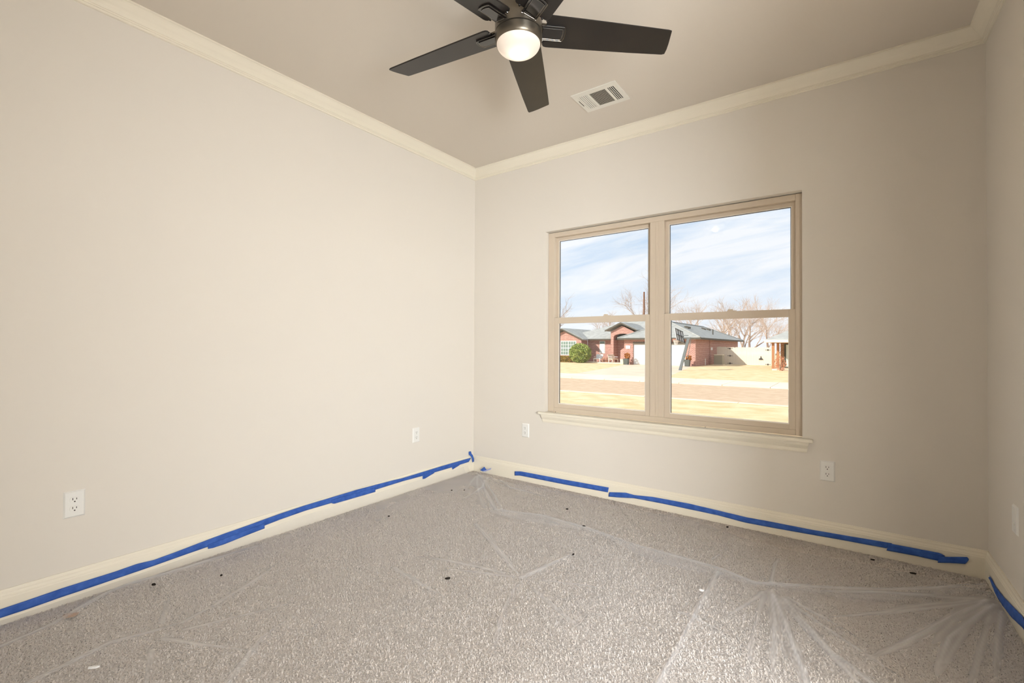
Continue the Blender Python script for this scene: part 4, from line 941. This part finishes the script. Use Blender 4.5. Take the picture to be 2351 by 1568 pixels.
# ------------------------------------------------------------------ bare winter trees
def tube_path(mb, pts, rads, k):
    b = len(mb.v)
    for i, (p, r) in enumerate(zip(pts, rads)):
        d = (pts[min(i+1, len(pts)-1)]-pts[max(i-1, 0)]); d = d.normalized() if d.length > 1e-6 else Vector((0, 0, 1))
        a = d.cross(Vector((.31, .95, .05))).normalized(); c = d.cross(a)
        for j in range(k):
            t = 2*math.pi*j/k; mb.v.append(tuple(p + a*(r*math.cos(t)) + c*(r*math.sin(t))))
    for i in range(len(pts)-1):
        for j in range(k):
            mb.f.append((b+i*k+j, b+i*k+(j+1) % k, b+(i+1)*k+(j+1) % k, b+(i+1)*k+j))
def grow(rnd, mbs, p, d, length, r, level, maxl, wind, up):
    n = 4; pts = [p.copy()]; rads = [r]; q = p.copy(); dd = d.copy()
    for i in range(n):
        dd = (dd + Vector((rnd.gauss(0, .13)+wind, rnd.gauss(0, .13), rnd.gauss(0, .08)+up))).normalized()
        q = q + dd*(length/n); pts.append(q.copy()); rads.append(r*(1-.72*(i+1)/n))
    tube_path(mbs[0 if level == 0 else 1], pts, rads, 6 if level == 0 else (4 if level == 1 else 3))
    if level >= maxl: return
    kids = [5, 5, 5, 4][min(level, 3)]
    for c in range(kids):
        t = rnd.uniform(.35, 1.0) if c else 1.0
        i = min(n-1, int(t*n)); f = t*n-i; pp = pts[i].lerp(pts[i+1], min(1, f)); ax = (pts[i+1]-pts[i]).normalized()
        side = ax.cross(Vector((rnd.gauss(0, 1), rnd.gauss(0, 1), rnd.gauss(0, 1)))).normalized()
        ang = rnd.uniform(.35, .85)
        nd_ = (ax*math.cos(ang)+side*math.sin(ang)).normalized()
        grow(rnd, mbs, pp, nd_, length*rnd.uniform(.52, .74), max(.0045, r*.44), level+1, maxl, wind, up)
def bare_tree(loc, height, seed, label, limbs=None, wind=.0, up=.05, r=None, maxl=4, group=None, twig=M_TWIG):
    t = empty('bare_tree', loc); tag(t, label, 'tree', group)
    rnd = random.Random(seed); mbs = [MB(), MB()]; r = r or height*.022
    if limbs is None: limbs = [((0, 0, 0), (rnd.uniform(-.1, .1), 0, 1), height*.46, r)]
    for (p, d, L, rr) in limbs: grow(rnd, mbs, Vector(p), Vector(d).normalized(), L, rr, 0, maxl, wind, up)
    for nme, mb, m in (('trunk', mbs[0], M_BARK), ('branches', mbs[1], twig)):
        me = bpy.data.meshes.new(nme); me.from_pydata(mb.v, [], mb.f); me.update(); me.materials.append(m)
        o = bpy.data.objects.new(nme, me); COL.objects.link(o); o.parent = t
    return t
def limbs_x(k, limbs): return [(tuple(c*k for c in p), d, L*k, r*k) for (p, d, L, r) in limbs]
bare_tree((-9.64, 70.0, ZG), 8, 21, 'big forked bare tree leaning over the pale fence', limbs=limbs_x(1.20, [((0, 0, 0), (.02, 0, 1), 3.1, .20), ((.1, 0, .2), (.75, 0, .80), 3.4, .13), ((.2, .3, .2), (.25, .2, 1), 2.8, .10)]), wind=.035)
bare_tree((-5.75, 59.5, ZG), 7, 22, 'bare tree with limbs sweeping towards the neighbouring roof', limbs=[((0, 0, 0), (.55, 0, 1), 2.8, .10), ((.4, 0, 0), (.9, 0, .8), 2.9, .10)], wind=.06)
bare_tree((-24.1, 70.5, ZG), 11, 23, 'round-crowned bare tree beside the utility pole', limbs=limbs_x(1.08, [((0, 0, 0), (0, 0, 1), 5.6, .22), ((0, 0, 2.0), (-.5, 0, 1), 4.4, .14), ((0, 0, 2.2), (.5, 0, 1), 4.4, .14)]))
bare_tree((-33.6, 58.0, ZG), 10, 24, 'lone bare tree standing beyond the gabled wing of the brick house', wind=.02, maxl=3)
TG = 'row of bare trees behind the brick house'
ROW = 'bare tree in the distant row rising behind the garage roof'; THK = 'low bare tree in the thicket behind the gabled wing roof'
for i, (a_, y, h, lab) in enumerate(((-.2748, 84, 10.4, ROW), (-.2457, 95, 11.8, ROW), (-.2178, 106, 12.8, ROW), (-.1865, 118, 15.4, ROW), (-.1802, 85, 10.4, ROW), (-.1525, 96, 13.2, ROW), (-.1214, 107, 13.6, ROW), (-.4438, 84, 8.9, THK), (-.4197, 95, 9.1, THK), (-.4583, 105, 10.4, THK), (-.3722, 106, 10.2, THK), (-.0773, 78, 7.5, 'small bare tree far behind the pale fence'))):
    bare_tree((2.78+a_*(y+3.25), y, ZG), h, 40+i, lab, group=TG, maxl=4, wind=.01)
